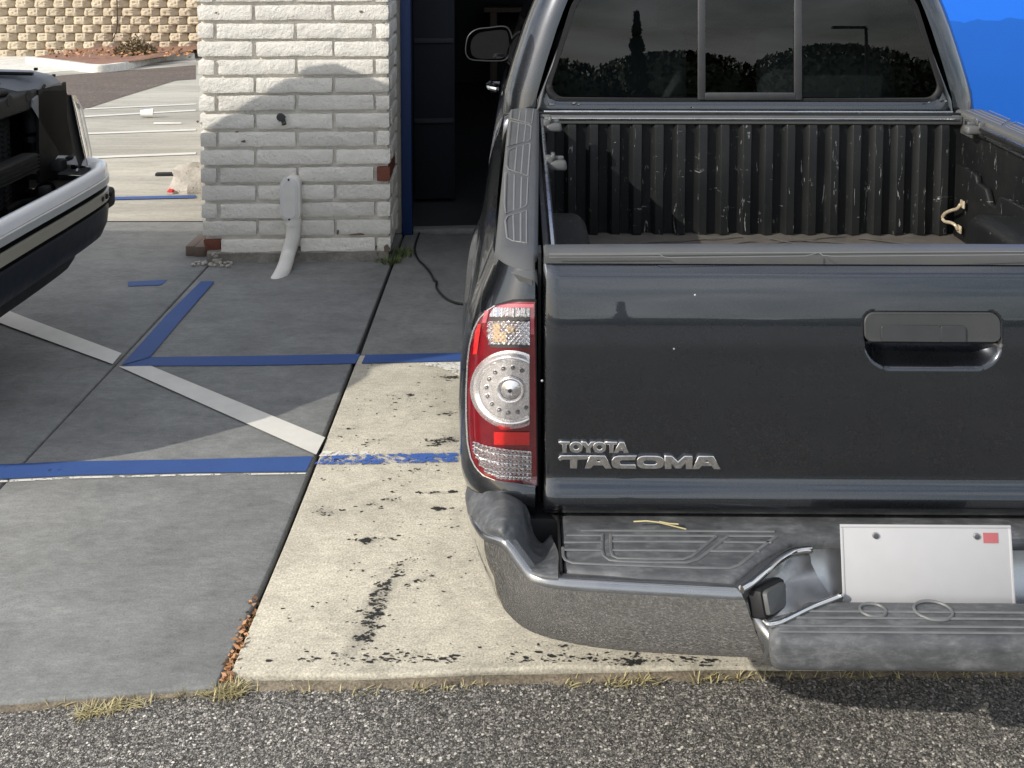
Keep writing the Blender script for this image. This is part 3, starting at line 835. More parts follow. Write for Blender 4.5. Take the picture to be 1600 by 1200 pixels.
pa = pierp(458, 340, .03); pb_ = pierp(458, 368, .035); pc_ = pierp(450, 398, .06)
path = crom([pa, pb_, pc_, (pc_ + gl) / 2 + Vector((.012, -.015, .005)), gl], 7)
MB().tube(path, .036, 14).build('conduit_pipe', 'pvc', cd)
m = MB().tube([pa + Vector((0, 0, .0)), pa + Vector((0, 0, -.035))], .041, 14); m.build('coupling', 'pvc', cd)

# hose bib
hb = tag(empty('hose_bib', PC, PHI), 'small dark brass hose tap stuck in the brick pier', 'tap')
c = pierp(443, 183, .0)
m = MB(); m.tube([(c.x, .01, c.z), (c.x, -.045, c.z)], .011, 10); m.tube([(c.x, -.03, c.z), (c.x + .012, -.05, c.z - .028)], .012, 10); m.build('spout', 'darkmetal', hb)
m = MB(); m.lathe([(0, -.062), (.02, -.06), (.022, -.054), (.0, -.052)], 'y', (c.x - .004, 0, c.z + .008), 10); m.build('handle', 'darkmetal', hb)

# building body: blue door frame, blue wall, roof, dark workshop behind
bld = tag(empty('garage_building', PC, PHI), 'blue garage building with its dark bay open', 'building')
BR = R(4.5); bld.location = (-.6, 5.6, 0); bld.rotation_euler = (0, 0, BR)
BY = 5.60
def bx(name, x0, x1, y0, y1, z0, z1, mat, bev=.004, label=None): return MB().rbox(((x0 + x1) / 2 + .6, (y0 + y1) / 2 - 5.6, (z0 + z1) / 2), (x1 - x0, y1 - y0, z1 - z0), bev).build(name, mat, bld, label=label)
bx('door_jamb', -.612, -.556, BY - .02, BY + .16, .0, 2.75, 'bluetrim')
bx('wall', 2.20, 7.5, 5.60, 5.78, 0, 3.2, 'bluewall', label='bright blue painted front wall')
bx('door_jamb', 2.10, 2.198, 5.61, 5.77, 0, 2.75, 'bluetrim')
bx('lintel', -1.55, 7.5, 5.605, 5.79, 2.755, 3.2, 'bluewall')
bx('wall', -1.55, -1.40, 5.60, 12.0, -1.0, 3.2, 'stucco')
bx('wall', -1.395, -.613, 5.62, 5.74, 0, 2.75, 'stucco')
bx('wall', 7.35, 7.5, 5.79, 12.0, -1.0, 3.2, 'stucco')
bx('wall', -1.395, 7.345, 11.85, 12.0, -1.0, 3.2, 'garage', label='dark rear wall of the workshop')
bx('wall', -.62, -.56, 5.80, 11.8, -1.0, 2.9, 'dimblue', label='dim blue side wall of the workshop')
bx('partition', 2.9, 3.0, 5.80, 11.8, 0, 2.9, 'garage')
bx('roof', -1.7, 7.65, 5.55, 12.2, 3.205, 3.4, 'stucco')
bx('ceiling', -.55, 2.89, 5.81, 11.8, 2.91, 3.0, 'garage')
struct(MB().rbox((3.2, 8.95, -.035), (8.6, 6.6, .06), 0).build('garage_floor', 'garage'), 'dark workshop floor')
bx('threshold', -.55, 2.1, 5.605, 5.68, -.02, .022, 'slab_dark')
# a half closed leaf and its bright handle, shelves in the dark
hp = atY(648, 51, 6.0)
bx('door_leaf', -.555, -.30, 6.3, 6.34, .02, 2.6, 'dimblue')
for zz in (.5, 1.0, 1.45, 1.9): bx('door_rib', -.55, -.31, 6.285, 6.298, zz, zz + .03, 'garage', .003)
hd = atY(648, 51, 6.27)
bx('door_handle', hd.x - .035, hd.x + .035, 6.22, 6.25, hd.z - .012, hd.z + .012, 'paper', .006)
wb = tag(empty('workbench', (1.0, 11.2, 0)), 'dark workbench with boxes deep inside the garage', 'bench')
MB().rbox((0, 0, .9), (2.6, .6, .05), .004).build('bench_top', 'wood', wb)
for sx in (-1.2, 1.2):
    for sy in (-.25, .25): MB().rbox((sx, sy, .44), (.07, .07, .87), .003).build('leg', 'wood', wb)

# weeds and rubble at the pier foot
m = MB()
for (px, py, n, sp, h) in [(612, 410, 90, .05, .05), (632, 400, 50, .045, .05), (596, 408, 40, .04, .03), (620, 395, 40, .04, .05), (640, 392, 14, .03, .03)]:
    blades(m, atZ(px, py), n, sp, h, .0022, 1.0, .45)
struct(m.build('weeds', 'weed', recalc=False), 'green weeds at the right foot of the brick pier', 'stuff')
for (px0, py0, px1, py1, lb) in [(290, 400, 303, 402, 'left dark brick lying loose behind the pier foot'), (304, 401, 322, 401, 'right dark brick lying loose behind the pier foot')]:
    a, b = atZ(px0, py0), atZ(px1, py1)
    o = MB().rbox((0, .11, .026), (abs(b.x - a.x), .22, .052), .004).build('loose_brick', 'wood'); o.location = (lerp(a.x, b.x, .5), a.y, 0); tag(o, lb, 'brick', 'loose bricks behind the pier')
cp_ = crom([atZ(*q) for q in [(655, 366), (650, 380), (648, 392), (653, 407), (662, 416), (672, 428), (678, 440), (682, 442), (682, 452), (692, 465), (705, 473), (722, 477), (760, 478), (800, 470)]], 5)
for p in cp_: p.z = .007
tag(MB().tube(cp_, .0055, 8).build('cable', 'cable'), 'thin black cable winding out of the garage over the slab', 'cable')

# dirt washed up along the slab edge
m = MB(); rows = []
for k in range(181):
    px = -250 + k * 11; py = table([(-250, 1122), (0, 1105), (340, 1077), (350, 1072), (560, 1070), (750, 1062), (900, 1060), (1190, 1052), (1800, 1046)], px)
    g = atZ(px, py); w = max(-.010, .002 + .012 * noise.noise(Vector((g.x * 11, 5, 2))) + .010 * noise.noise(Vector((g.x * 45, 1, 2))))
    rows.append([(g.x, g.y + .022, -.006), (g.x, g.y + .008 - w * .3, -.009 + .003 * noise.noise(Vector((g.x * 60, 3, 3)))), (g.x, g.y + .005 - w, -.0135)])
struct(m.grid(rows).build('edge_dirt', 'edgedirt'), 'brown dirt washed up along the front edge of the slabs', 'stuff')

# grass and debris along the asphalt edge and in the joint
m = MB()
def along(pts, n, sp, h, w, tilt=1.0, up=.35):
    for _ in range(n):
        i = random.randrange(len(pts) - 1); t = random.random(); a, b = pts[i], pts[i + 1]
        c = atZ(lerp(a[0], b[0], t), lerp(a[1], b[1], t)); c.z = -.012
        blades(m, c, 3, sp, h, w, tilt, up)
along([(62, 1098), (180, 1090), (300, 1078), (345, 1073)], 34, .012, .02, .0012)
along([(122, 1108), (150, 1104), (185, 1097), (232, 1090)], 60, .012, .024, .0014, 1.4, .2)
along([(336, 1080), (352, 1076), (372, 1074)], 60, .016, .032, .0013)
along([(380, 1070), (560, 1074), (690, 1068), (760, 1062)], 36, .012, .018, .0012)
along([(880, 1062), (960, 1060), (1045, 1057)], 34, .012, .022, .0014)
along([(1085, 1055), (1165, 1052)], 22, .012, .022, .0014)
along([(1165, 1052), (1600, 1046)], 60, .014, .02, .0012)
struct(m.build('dry_grass', 'drygrass', recalc=False), 'dry yellow grass along the edge of the slabs', 'stuff')
m = MB()
for _ in range(420):
    t = random.random() ** 1.7; c = atZ(lerp(352, 398, t) + random.gauss(0, 5), lerp(1062, 930, t)); c.z = random.uniform(-.03, .004)
    s1 = Vector((random.gauss(0, 1), random.gauss(0, 1), random.gauss(0, .4))).normalized() * random.uniform(.004, .012); s2 = s1.orthogonal().normalized() * .004
    m.add([c - s1, c + s2, c + s1, c - s2], [(0, 1, 2, 3)])
struct(m.build('dead_leaves', 'deadleaf', recalc=False), 'brown leaf debris in the joint between the slabs', 'stuff')

# ================================================================== PICKUP TRUCK
truck = tag(empty('pickup_truck', (TX, TY, 0), TA), 'dark grey pickup truck backed toward the camera with an open bed', 'pickup truck')
TG = [(.530, .004), (.542, -.014), (.552, -.021), (.566, -.0205), (.598, -.006), (.606, -.003), (.65, .000), (.75, .0075), (.85, .019), (.90, .0278), (.95, .0390), (1.0, .0520), (1.03, .060)]
def ytg(z):
    h = .006
    return (table(TG, z - h) + 2 * table(TG, z) + table(TG, z + h)) / 4
WT = [(.30, .83), (.42, .872), (.50, .890), (.58, .903), (.68, .906), (.76, .901), (.84, .886), (.90, .868), (.95, .847), (1.0, .828), (1.06, .81)]
def W(z): return stable(WT, z)
def solve(px, py, fun):
    """pixel -> truck point where local y equals fun(x, z)"""
    y = .05
    for _ in range(25):
        p = T(px, py, y); y = lerp(y, fun(p.x, p.z), .7)
    return T(px, py, y)
def bis(px, py, g, a=-.4, b=3.6):
    """pixel -> truck point, bisecting local depth on g(point) = 0"""
    ga = g(T(px, py, a))
    for _ in range(28):
        mid = (a + b) / 2; gm = g(T(px, py, mid))
        if (gm > 0) == (ga > 0): a = mid
        else: b = mid
    return T(px, py, (a + b) / 2)
EX = 2.3
def skin(x, z, off=0.0):
    w = W(z); t = min(1.0, max(0.0, (-.748 - x) / (w - .748)))
    return ytg(z) + .010 + .17 * (1 - (1 - t ** EX) ** (1 / EX)) - off
# ---- bed sides
AY, AZ, AR = .95, .33, .405
def bedside():
    cols = []
    for t in [0, .06, .14, .24, .35, .46, .57, .67, .76, .84, .90, .95, .98, 1.0]: cols.append(('c', t))
    y = .20
    while y < 1.625: cols.append(('s', y)); y += .035
    cols.append(('s', 1.625))
    rows = []
    nz = 34
    for kind, a in cols:
        row = []
        yy = a if kind == 's' else .1
        zl = .40
        if abs(yy - AY) < AR: zl = max(zl, AZ + math.sqrt(AR * AR - (yy - AY) ** 2))
        zt = .984 + .047 * max(0, yy) / 1.6
        for k in range(nz + 1):
            z = lerp(zl, zt, k / nz)
            zz = z - .047 * max(0, yy) / 1.6 * max(0, (z - .6) / .4)
            w = W(zz)
            if kind == 'c':
                x = -.748 - a * (w - .748); yv = skin(x, zz)
                row.append((x, yv, z))
            else:
                d = math.hypot(yy - AY, z - AZ) - AR
                bump = .020 * math.exp(-((d - .03) / .05) ** 2)
                yv = max(yy, ytg(zz) + .182)
                row.append((-(w + bump), yv, z))
        rows.append(row)
    m = MB().grid(rows)
    # turned lip of the wheel arch
    lip = []
    for k in range(25):
        a = math.pi * k / 24; y = AY + AR * math.cos(a); z = AZ + AR * math.sin(a)
        if z < .4: z = .4
        lip.append([(-(W(z) + .016), y, z), (-(W(z) - .05), y, z)])
    m.grid(lip); return m
bs = bedside(); bs.build('bedside', 'paint_dark', truck, ang=60)
bs.mirror().build('bedside', 'paint_dark', truck, ang=60)
# inner corner post beside the tailgate, dark gap
m = MB(); rows = []
for z in [.45 + .05 * k for k in range(12)]: rows.append([(-.748, ytg(z) + .010, z), (-.744, ytg(z) + .02, z), (-.742, .11, z)])
m.grid(rows); m.build('corner_post', 'paint_dark', truck); m.mirror().build('corner_post', 'paint_dark', truck)
MB().rbox((-.739, .085, .77), (.006, .05, .50), 0).build('gap_seal', 'black', truck); MB().rbox((.739, .085, .77), (.006, .05, .50), 0).build('gap_seal', 'black', truck)

# ---- rail caps
def zc(y): return 1.000 + .050 * max(0, y) / 1.6
def cap():
    rows = []
    for k, y in enumerate([.03, .045, .075, .11, .15, .22, .35, .5, .7, .9, 1.1, 1.3, 1.5, 1.60, 1.618, 1.62]):
        xi = lerp(-.744, -.716, min(1, y / 1.6)); xo = lerp(-.832, -.822, min(1, y / 1.6))
        zt = zc(y); dz = 0.0; ins = 0
        if y < .11: dz = -.026 * ((.11 - y) / .08) ** 1.5
        if y >= 1.618: dz = -.004; 
        sh = max(0, .15 - y) * .85                        # the outer edge starts further forward
        def P(x, z):
            f = (x - xi) / (xo - xi); return (x, y + sh * f ** 1.6, z)
        z = zt + dz
        row = [P(xi, z - .075), P(xi, z - .012), P(xi - .003, z - .004), P(xi - .010, z)]
        for q in (.25, .45, .65, .8): row.append(P(lerp(xi - .01, xo + .016, q), z + .002 * math.sin(math.pi * q)))
        row += [P(xo + .016, z - .002), P(xo + .007, z - .007), P(xo + .002, z - .016), P(xo, z - .030), P(xo + .004, z - .034)]
        rows.append(row)
    m = MB().grid(rows)
    m.add(rows[-1], [tuple(range(len(rows[-1])))])
    # rear skirt down to the metal
    r0 = rows[0]; m.grid([r0[3:], [(p[0], p[1] + .004, p[2] - .012) for p in r0[3:]]])
    return m
cm = cap(); capo = cm.build('rail_cap', 'cap', truck, ang=50); capr = cm.mirror().build('rail_cap', 'cap', truck, ang=50)
def c8(x, y): return (x / 4.286 + 720, y / 4.286 + 150)
caplines = [[(340, 92), (335, 150), (475, 188), (487, 92)], [(400, 92), (388, 165)], [(440, 92), (432, 178)],
            [(330, 170), (312, 338), (440, 305), (466, 290), (472, 205), (455, 192), (330, 166)], [(388, 182), (375, 322)], [(436, 192), (422, 308)],
            [(452, 318), (465, 322), (450, 535), (322, 492), (304, 465), (310, 362), (452, 318)], [(375, 345), (362, 505)], [(420, 332), (405, 520)],
            [(298, 512), (293, 720), (300, 785), (430, 740), (442, 725), (450, 545)], [(360, 527), (355, 768), ], [(408, 542), (402, 748)],
            [(440, 768), (312, 806), (298, 832), (310, 950), (348, 970), (440, 985), (440, 768)], [(352, 797), (358, 975)], [(402, 782), (402, 982)]]
for i, L in enumerate(caplines):
    pts = [bis(*c8(*q), lambda p: p.z - zc(p.y) - .002) for q in L]
    m = MB().tube(pts, .0021, 5, flat=.6)
    m.build('cap_ridge', 'cap_line', capo); m.mirror().build('cap_ridge', 'cap_line', capr)
# aluminium rail below the cap with its slot
for sgn in (-1, 1):
    b = MB().rbox((sgn * .709, .84, 1.0), (.008, 1.36, .022), .002, rot=Matrix.Rotation(math.atan2(.05, 1.6), 3, 'X'))
    ro = b.build('cargo_rail', 'satin', truck)
    MB().rbox((sgn * .7035, .84, 1.0), (.004, 1.34, .008), 0, rot=Matrix.Rotation(math.atan2(.05, 1.6), 3, 'X')).build('rail_slot', 'black', ro)
    MB().rbox((sgn * .708, .84, .978), (.010, 1.36, .007), .002, rot=Matrix.Rotation(math.atan2(.05, 1.6), 3, 'X')).build('rail_edge', 'satin', ro)

# ---- tailgate
HX, HZ = None, None
hl, hr = solve(1350, 530, lambda x, z: ytg(z)), solve(1565, 530, lambda x, z: ytg(z))
ht, hbm = solve(1457, 487, lambda x, z: ytg(z)), solve(1457, 577, lambda x, z: ytg(z))
hx0, hx1, hz1, hz0 = hl.x, hr.x, ht.z, hbm.z
hcx = (hx0 + hx1) / 2
def handle_depth(x, z):
    if not (hx0 < x < hx1 and hz0 < z < hz1): return 0.0
    hw, hh = (hx1 - hx0) / 2, (hz1 - hz0) / 2; cx, cz = hcx, (hz0 + hz1) / 2
    r = .022 if z > cz else .050
    qx = max(abs(x - cx) - (hw - r), 0); qz = max(abs(z - cz) - (hh - r), 0)
    e = r - math.hypot(qx, qz)
    if e <= 0: return 0.0
    e = min(e, hw - abs(x - cx), hh - abs(z - cz))
    return .036 * (1 - (1 - min(1, e / .042)) ** 2)
xs = [-.733, -.7325, -.730, -.725]; x = -.70
while x < hx0 - .02: xs.append(x); x += .03
x = hx0 - .012
while x < hx1 + .012: xs.append(x); x += .0032
x = hx1 + .03
while x < .71: xs.append(x); x += .03
xs += [.725, .730, .7325, .733]
zs = [.530, .533, .538, .545, .552, .56, .575, .59, .6, .606, .612]; z = .63
while z < hz0 - .012: zs.append(z); z += .02
z = hz0 - .008
while z < hz1 + .008: zs.append(z); z += .0032
z = hz1 + .015
while z < .99: zs.append(z); z += .014
zs += [.9985, 1.0]
rows = []
for z in zs:
    row = []
    for x in xs:
        ed = min(.733 - abs(x), 99); rnd = .010 * (1 - min(1, ed / .009)) ** 2
        if z > .993: rnd = max(rnd, .006)
        row.append((x, ytg(z) + rnd + handle_depth(x, z), z))
    rows.append(row)
m = MB().grid(rows)
m.grid([[(p[0], p[1], p[2]) for p in rows[-1]], [(p[0], .09, 1.0) for p in rows[-1]]])
m.grid([[(p[0], p[1], p[2]) for p in rows[0]], [(p[0], .09, .53) for p in rows[0]]])
m.grid([[r[0] for r in rows], [(-.733, .09, r[0][2]) for r in rows]]); m.grid([[r[-1] for r in rows], [(.733, .09, r[0][2]) for r in rows]])
m.grid([[(-.733, .09, .53), (.733, .09, .53)], [(-.733, .09, 1.0), (.733, .09, 1.0)]])
tgate = m.build('tailgate', 'paint_dark', truck, ang=42)
# top moulding
def gatecap():
    rows = []
    for x in [-.731, -.728, -.72] + [-.7 + .05 * k for k in range(29)] + [.72, .728, .731]:
        e = .006 if abs(x) > .7285 else 0
        cr = .004 * (1 - (x / .73) ** 2)
        y0 = ytg(1.0) - .004
        rows.append([(x, y0 + .004, 1.0015), (x, y0 + e, 1.003), (x, y0 + e, 1.017 + cr), (x, y0 + .002 + e, 1.0215 + cr), (x, y0 + .007, 1.0245 + cr - e), (x, y0 + .046, 1.026 + cr - e), (x, y0 + .053, 1.022 + cr), (x, y0 + .055, .99)])
    m = MB().grid(rows); m.add(rows[0], [tuple(range(8))]); m.add(rows[-1], [tuple(range(8))]); return m
gc = gatecap().build('tailgate_moulding', 'cap', tgate, ang=50)
for L in [[(858, 398), (1030, 397), (1036, 401), (1044, 402.5), (1258, 400), (1270, 397), (1275, 395.5)], [(1281, 395.5), (1286, 399), (1300, 400.5), (1600, 398), (1700, 397)], [(858, 402), (1034, 401.2)], [(858, 396), (1700, 393)]]:
    pts = [bis(*q, lambda p: p.z - 1.0255 - .004 * (1 - (p.x / .73) ** 2), -.3, .4) for q in L]
    MB().tube(pts, .0013, 4, flat=.5).build('moulding_line', 'cap_line', gc)
# handle flap
fz0 = lerp(hz0, hz1, .50); fw = (hx1 - hx0) / 2 - .003
def flapshape(w, z0, z1, r, rb, n=6):
    a = []
    for (cx, cz, rr, a0) in [(w - r, z1 - r, r, 0), (-w + r, z1 - r, r, 90), (-w + rb, z0 + rb, rb, 180), (w - rb, z0 + rb, rb, 270)]:
        for k in range(n + 1):
            q = R(a0 + 90 * k / n); a.append((cx + rr * math.cos(q), cz + rr * math.sin(q)))
    return a
def gxf(x0, off): return lambda u, v, w: Vector((x0 + u, ytg(v) - w + off, v))
def gxf2(x0, off):
    def f(u, v, w):
        bow = .006 * (1 - (u / fw) ** 2)
        return Vector((x0 + u, ytg(v) - w + off - bow * .6, v))
    return f
fl = shape2d([flapshape(fw, fz0, hz1 - .003, .018, .012)], .004, .002, 'tailgate_handle', 'handle', tgate, gxf2(hcx, .004))
ul, ur, ut = hcx - .098 - hcx, .056, lerp(hz0, hz1, .77)
for (a, b) in [(-.098, .012), (.0135, .060)]:
    w2 = (b - a) / 2
    shape2d([flapshape(w2, fz0 + .001, ut, .005, .002, 4)], .0012, .0008, 'handle_insert', 'winframe', tgate, (lambda c0: lambda u, v, w: Vector((hcx + c0 + u, ytg(v) - w - .0055 + .0035 * ((c0 + u) / fw) ** 2, v)))((a + b) / 2))
# gap shadow under the flap, put in as a black strip
MB().rbox((hcx, ytg(fz0) + .012, fz0 - .004), (fw * 1.9, .014, .008), .002).build('gap_shadow_strip', 'black', tgate)

# ---- badges: TOYOTA / TACOMA
lt, lb = solve(872, 709, lambda x, z: ytg(z)), solve(1126, 731, lambda x, z: ytg(z))
def badge(letters, x0p, y0p, sc):
    """letters: name -> loops in crop pixels (crop origin x0p,y0p and scale sc)"""
    for loops in letters:
        L = []
        for lp in loops:
            L.append([(lerp(lt.x, lb.x, ((u / sc + x0p) - 872) / 254.0), lerp(lt.z, lb.z, ((v / sc + y0p) - 709) / 22.0)) for (u, v) in lp])
        shape2d(L, .0026, .0014, 'letter', 'chrome', tgate, lambda u, v, w: Vector((u, ytg(v) - .0034 - w, v)))
def ell(cx, cy, rx, ry, n=20, p=2.0):
    o = []
    for k in range(n):
        a = 2 * math.pi * k / n; c, s_ = math.cos(a), math.sin(a)
        o.append((cx + rx * math.copysign(abs(c) ** (2 / p), c), cy + ry * math.copysign(abs(s_) ** (2 / p), s_)))
    return o
top, bot = 219, 329
A1 = [[(397, top), (522, top), (578, bot), (528, bot), (508, 300), (422, 300), (402, bot), (352, bot)], [(440, 276), (492, 276), (478, 248), (456, 248)]]
T1 = [[(124, 240), (150, top), (384, top), (372, 246), (284, 248), (280, bot), (224, bot), (226, 248), (156, 250), (136, 262)]]
C1 = [[(640, top), (788, top), (778, 250), (668, 250), (650, 262), (648, 288), (660, 300), (780, 300), (790, bot), (632, bot), (598, 318), (584, 290), (588, 254), (606, 230)]]
O1 = [ell(914, 274, 112, 55, 28, 3.2), ell(912, 274, 62, 24, 24, 3.0)]
M1 = [[(1042, top), (1098, top), (1150, 274), (1208, top), (1268, top), (1274, bot), (1222, bot), (1219, 268), (1172, bot - 4), (1130, bot - 4), (1092, 268), (1092, bot), (1042, bot)]]
A2 = [[(1330, top), (1452, top), (1512, bot), (1460, bot), (1440, 300), (1352, 300), (1330, bot), (1280, bot)], [(1372, 276), (1422, 276), (1408, 248), (1388, 248)]]
badge([T1, A1, C1, O1, M1, A2], 850, 670, 5.517)
t2, b2 = 94, 184
T2 = [[(130, t2), (216, t2), (214, 110), (190, 110), (189, b2), (160, b2), (159, 110), (134, 110)]]
O2 = [ell(275, 139, 53, 46, 24, 2.2), ell(275, 139, 27, 25, 20, 2.1)]
Y2 = [[(326, t2), (358, t2), (380, 128), (404, t2), (434, t2), (396, 148), (396, b2), (364, b2), (364, 148)]]
O3 = [ell(477, 139, 53, 46, 24, 2.2), ell(477, 139, 27, 25, 20, 2.1)]
T3 = [[(526, t2), (624, t2), (622, 110), (594, 110), (593, b2), (566, b2), (565, 110), (530, 110)]]
A3 = [[(652, t2), (684, t2), (722, b2), (690, b2), (682, 166), (644, 166), (634, b2), (602, b2)], [(654, 150), (676, 150), (668, 120)]]
badge([T2, O2, Y2, O3, T3, A3], 850, 670, 5.517)

# ---- tail light (left seen, right mirrored)
LL = [(470, 806), (473, 787), (476, 776), (484, 764), (497, 752), (515, 743), (540, 737), (567, 734), (610, 732), (650, 732), (690, 734), (714, 739), (730, 747), (741, 758), (750, 781), (754, 836)]
def lampL(y): return table(LL, y)
def lampR(y): return 836 + 3 * (y - 470) / 285
def LS(px, py, off):
    p = solve(px, py, lambda x, z: skin(min(x, -.748), z))
    t = min(1, max(0, (-.748 - p.x) / (W(p.z) - .748)))
    n = Vector((-(.05 + t), -(1.02 - t * .6), 0)).normalized()
    return p + n * off
def region(lf, rf, y0, y1, nx, ny, off, flute=None):
    rows = []
    for j in range(ny + 1):
        y = lerp(y0, y1, j / ny); a, b = lf(y), rf(y); row = []
        for i in range(nx + 1):
            x = lerp(a, b, i / nx); o = off + (flute(x, y) if flute else 0)
            row.append(LS(x, y, o))
        rows.append(row)
    return MB().grid(rows)
parts = []
def lamp_part(name, mat, mb, ang=50): parts.append((name, mat, mb, ang))
hs = region(lambda y: lampL(y), lampR, 470, 755, 14, 40, .006)
lampo = {}
dark_rim = region(lambda y: lampL(y) - 3.5, lambda y: lampR(y) + 2, 467, 757.5, 14, 40, .0025)
BODY = hs
def build_lamp(mirror):
    f = (lambda b: b.mirror()) if mirror else (lambda b: b)
    root = f(BODY).build('tail_light', 'lens_red', truck, ang=60)
    f(dark_rim).build('lamp_gasket', 'black', root, ang=60)
    for name, mat, mb, ang in parts: f(mb).build(name, mat, root, ang=ang)
# pale upper strip and edge strips
lamp_part('upper_lens', 'lens_pink', region(lambda y: max(lampL(y) + 8, 772 if y > 474 else 780), lambda y: 834.5, 472.5, 478.5, 14, 2, .0085))
lamp_part('edge_lens', 'lens_pink', region(lambda y: 829.5, lambda y: 835, 478, 520, 2, 6, .0085))
lamp_part('side_lens', 'lens_hot', region(lambda y: 750 - (y - 505) * .12 + (2 if y < 515 else 0), lambda y: 757 - (y - 505) * .13, 505, 552, 2, 8, .0085))
lamp_part('side_lens', 'lens_pink', region(lambda y: 764 - (y - 480) * .25, lambda y: 770 - (y - 480) * .22, 484, 503, 2, 4, .0085))
# clear indicator chamber with flutes and cells
TLc = [(478, 776), (493, 771), (509, 766.5), (522, 766), (535, 768.5), (545, 773)]
lamp_part('indicator_reflector', 'silver', region(lambda y: table(TLc, y), lambda y: 828.5, 478, 493, 44, 6, .0085, lambda x, y: .0028 * math.sin((x - 770) * .75)), 25)
lamp_part('indicator_bezel', 'winframe', region(lambda y: table(TLc, y), lambda y: 828.5, 493, 500, 16, 2, .0078))
lamp_part('indicator_reflector', 'silver', region(lambda y: table(TLc, y), lambda y: 828.5, 500, 536, 54, 34, .0085, lambda x, y: .0026 * math.sin(x * .86) * math.cos(y * .75) + .001 * math.sin(y * 1.5)), 25)
lamp_part('indicator_bezel', 'darkmetal', region(lambda y: table(TLc, y), lambda y: 828.5, 536, 541, 16, 2, .0078))
for (x0, x1, y0, y1) in [(776, 786, 503, 532), (786, 795, 516, 533), (795, 806, 506, 517)]:
    lamp_part('amber_bulb', 'amber', region(lambda y, a=x0: a, lambda y, b=x1: b, y0, y1, 6, 10, .0098, lambda x, y: .0022 * math.sin(x * 1.1) * math.cos(y * .8)))
# round brake lamp
CXL, CYL = 801, 606
def ring(r0, r1, off0, off1, n=56, ysq=1.0, xmax=828.5, bulge=0):
    rows = []
    K = 5
    for k in range(K + 1):
        r = lerp(r0, r1, k / K); o = lerp(off0, off1, k / K) + bulge * math.sin(math.pi * k / K); row = []
        for i in range(n):
            a = 2 * math.pi * i / n
            row.append(LS(min(CXL + r * math.cos(a), xmax), CYL + r * math.sin(a) * ysq, o))
        rows.append(row)
    return MB().grid(rows, True)
lamp_part('lamp_bowl', 'silver3', ring(46, 61, .0088, .0084, bulge=.001), 35)
lamp_part('outer_ring', 'silver2', ring(46, 57, .0105, .010, bulge=.006), 60)
lamp_part('lamp_disc', 'silver3', ring(21, 46, .0092, .0098), 30)
lamp_part('inner_ring', 'silver2', ring(15, 22, .0105, .0105, bulge=.004), 60)
lamp_part('bulb_dome', 'silver', ring(.1, 15, .0135, .0095), 60)
lamp_part('bulb_tip', 'darkmetal', ring(.1, 3, .0165, .0145, n=12), 60)
for k in range(16):
    a = 2 * math.pi * (k + .25) / 16; px, py = CXL + 35 * math.cos(a), CYL + 35 * math.sin(a)
    if px > 824: continue
    c = LS(px, py, .0098)
    lamp_part('led_dot', 'recess', MB().lathe([(.0001, -.004), (.0022, -.0032), (.0034, 0), (.0036, .002)], 'y', c, 10), 60)
    lamp_part('led_rim', 'silver2', MB().lathe([(.0036, -.001), (.0046, -.0022), (.0054, .001)], 'y', c, 10), 60)
# red lower block and the reversing lens
lamp_part('reflex_block', 'lens_hot', region(lambda y: 776, lambda y: 828, 672, 692, 16, 6, .0088))
lamp_part('reflex_block', 'lens_hot', region(lambda y: 777 + (y - 658) * .9, lambda y: 790 + (y - 658) * 1.3, 659, 668, 6, 3, .0088))
RT = [(747, 688), (765, 694.5), (795, 699), (831, 702)]
def rev_rows():
    rows = []; ny = 60; nx = 60
    for j in range(ny + 1):
        row = []
        for i in range(nx + 1):
            tx = i / nx; tt = j / ny
            xl = max(lampL(lerp(688, 747, tt)) + 6, 745); x = lerp(xl, 831, tx)
            yt = table(RT, x); yb = table([(745, 722), (757, 736), (780, 745), (831, 748)], x)
            y = lerp(yt, yb, tt)
            row.append(LS(x, y, .0085 + .0026 * math.sin(tt * 44) + .0012 * math.sin(x * 1.0)))
        rows.append(row)
    return MB().grid(rows)
lamp_part('reversing_lens', 'silver', rev_rows(), 25)
lamp_part('lamp_rim', 'silver3', region(lambda y: lampL(y) + .2, lambda y: lampL(y) + 2.6, 476, 748, 2, 40, .0075), 60)
lamp_part('clear_cover', 'outer', region(lambda y: lampL(y) + .5, lambda y: lampR(y) - .5, 470.5, 754.5, 14, 36, .019), 60)
build_lamp(False); build_lamp(True)

# ---- rear bumper
pad = [(-.700, .03), (.700, .03), (.700, -.160), (.57, -.182), (.405, -.187), (.345, -.125), (.27, -.060), (-.27, -.060), (-.345, -.125), (-.405, -.187), (-.57, -.182), (-.700, -.160)]
bumper = MB().prism(pad, .452, .5215, .014, 3).build('rear_bumper', 'pad', truck, ang=50)
tops = [(1158, 922, -.20), (1080, 918, -.2), (1000, 914, -.196), (930, 910, -.190), (870, 906, -.180), (845, 901, -.172), (828, 893, -.162), (808, 868, -.148), (797, 853, -.140), (785, 842, -.130), (757, 833, -.098), (742, 815, -.046), (735, 800, .03), (732, 790, .12)]
bots = [(1195, 1030, -.205), (1105, 1026, -.204), (1010, 1021, -.199), (930, 1013, -.191), (872, 1002, -.178), (838, 992, -.166), (812, 980, -.150), (790, 960, -.124), (780, 946, -.106), (770, 928, -.084), (756, 895, -.036), (747, 868, .04), (742, 850, .12), (740, 838, .22)]
tp = crom([T(*q) for q in tops], 4); bp = crom([T(*q) for q in bots], 4)
ext_t = [Vector((-.886, .30, .455)), Vector((-.886, .42, .455))]; ext_b = [Vector((-.882, .36, .36)), Vector((-.882, .46, .37))]
tp += ext_t; bp += ext_b
rows = []
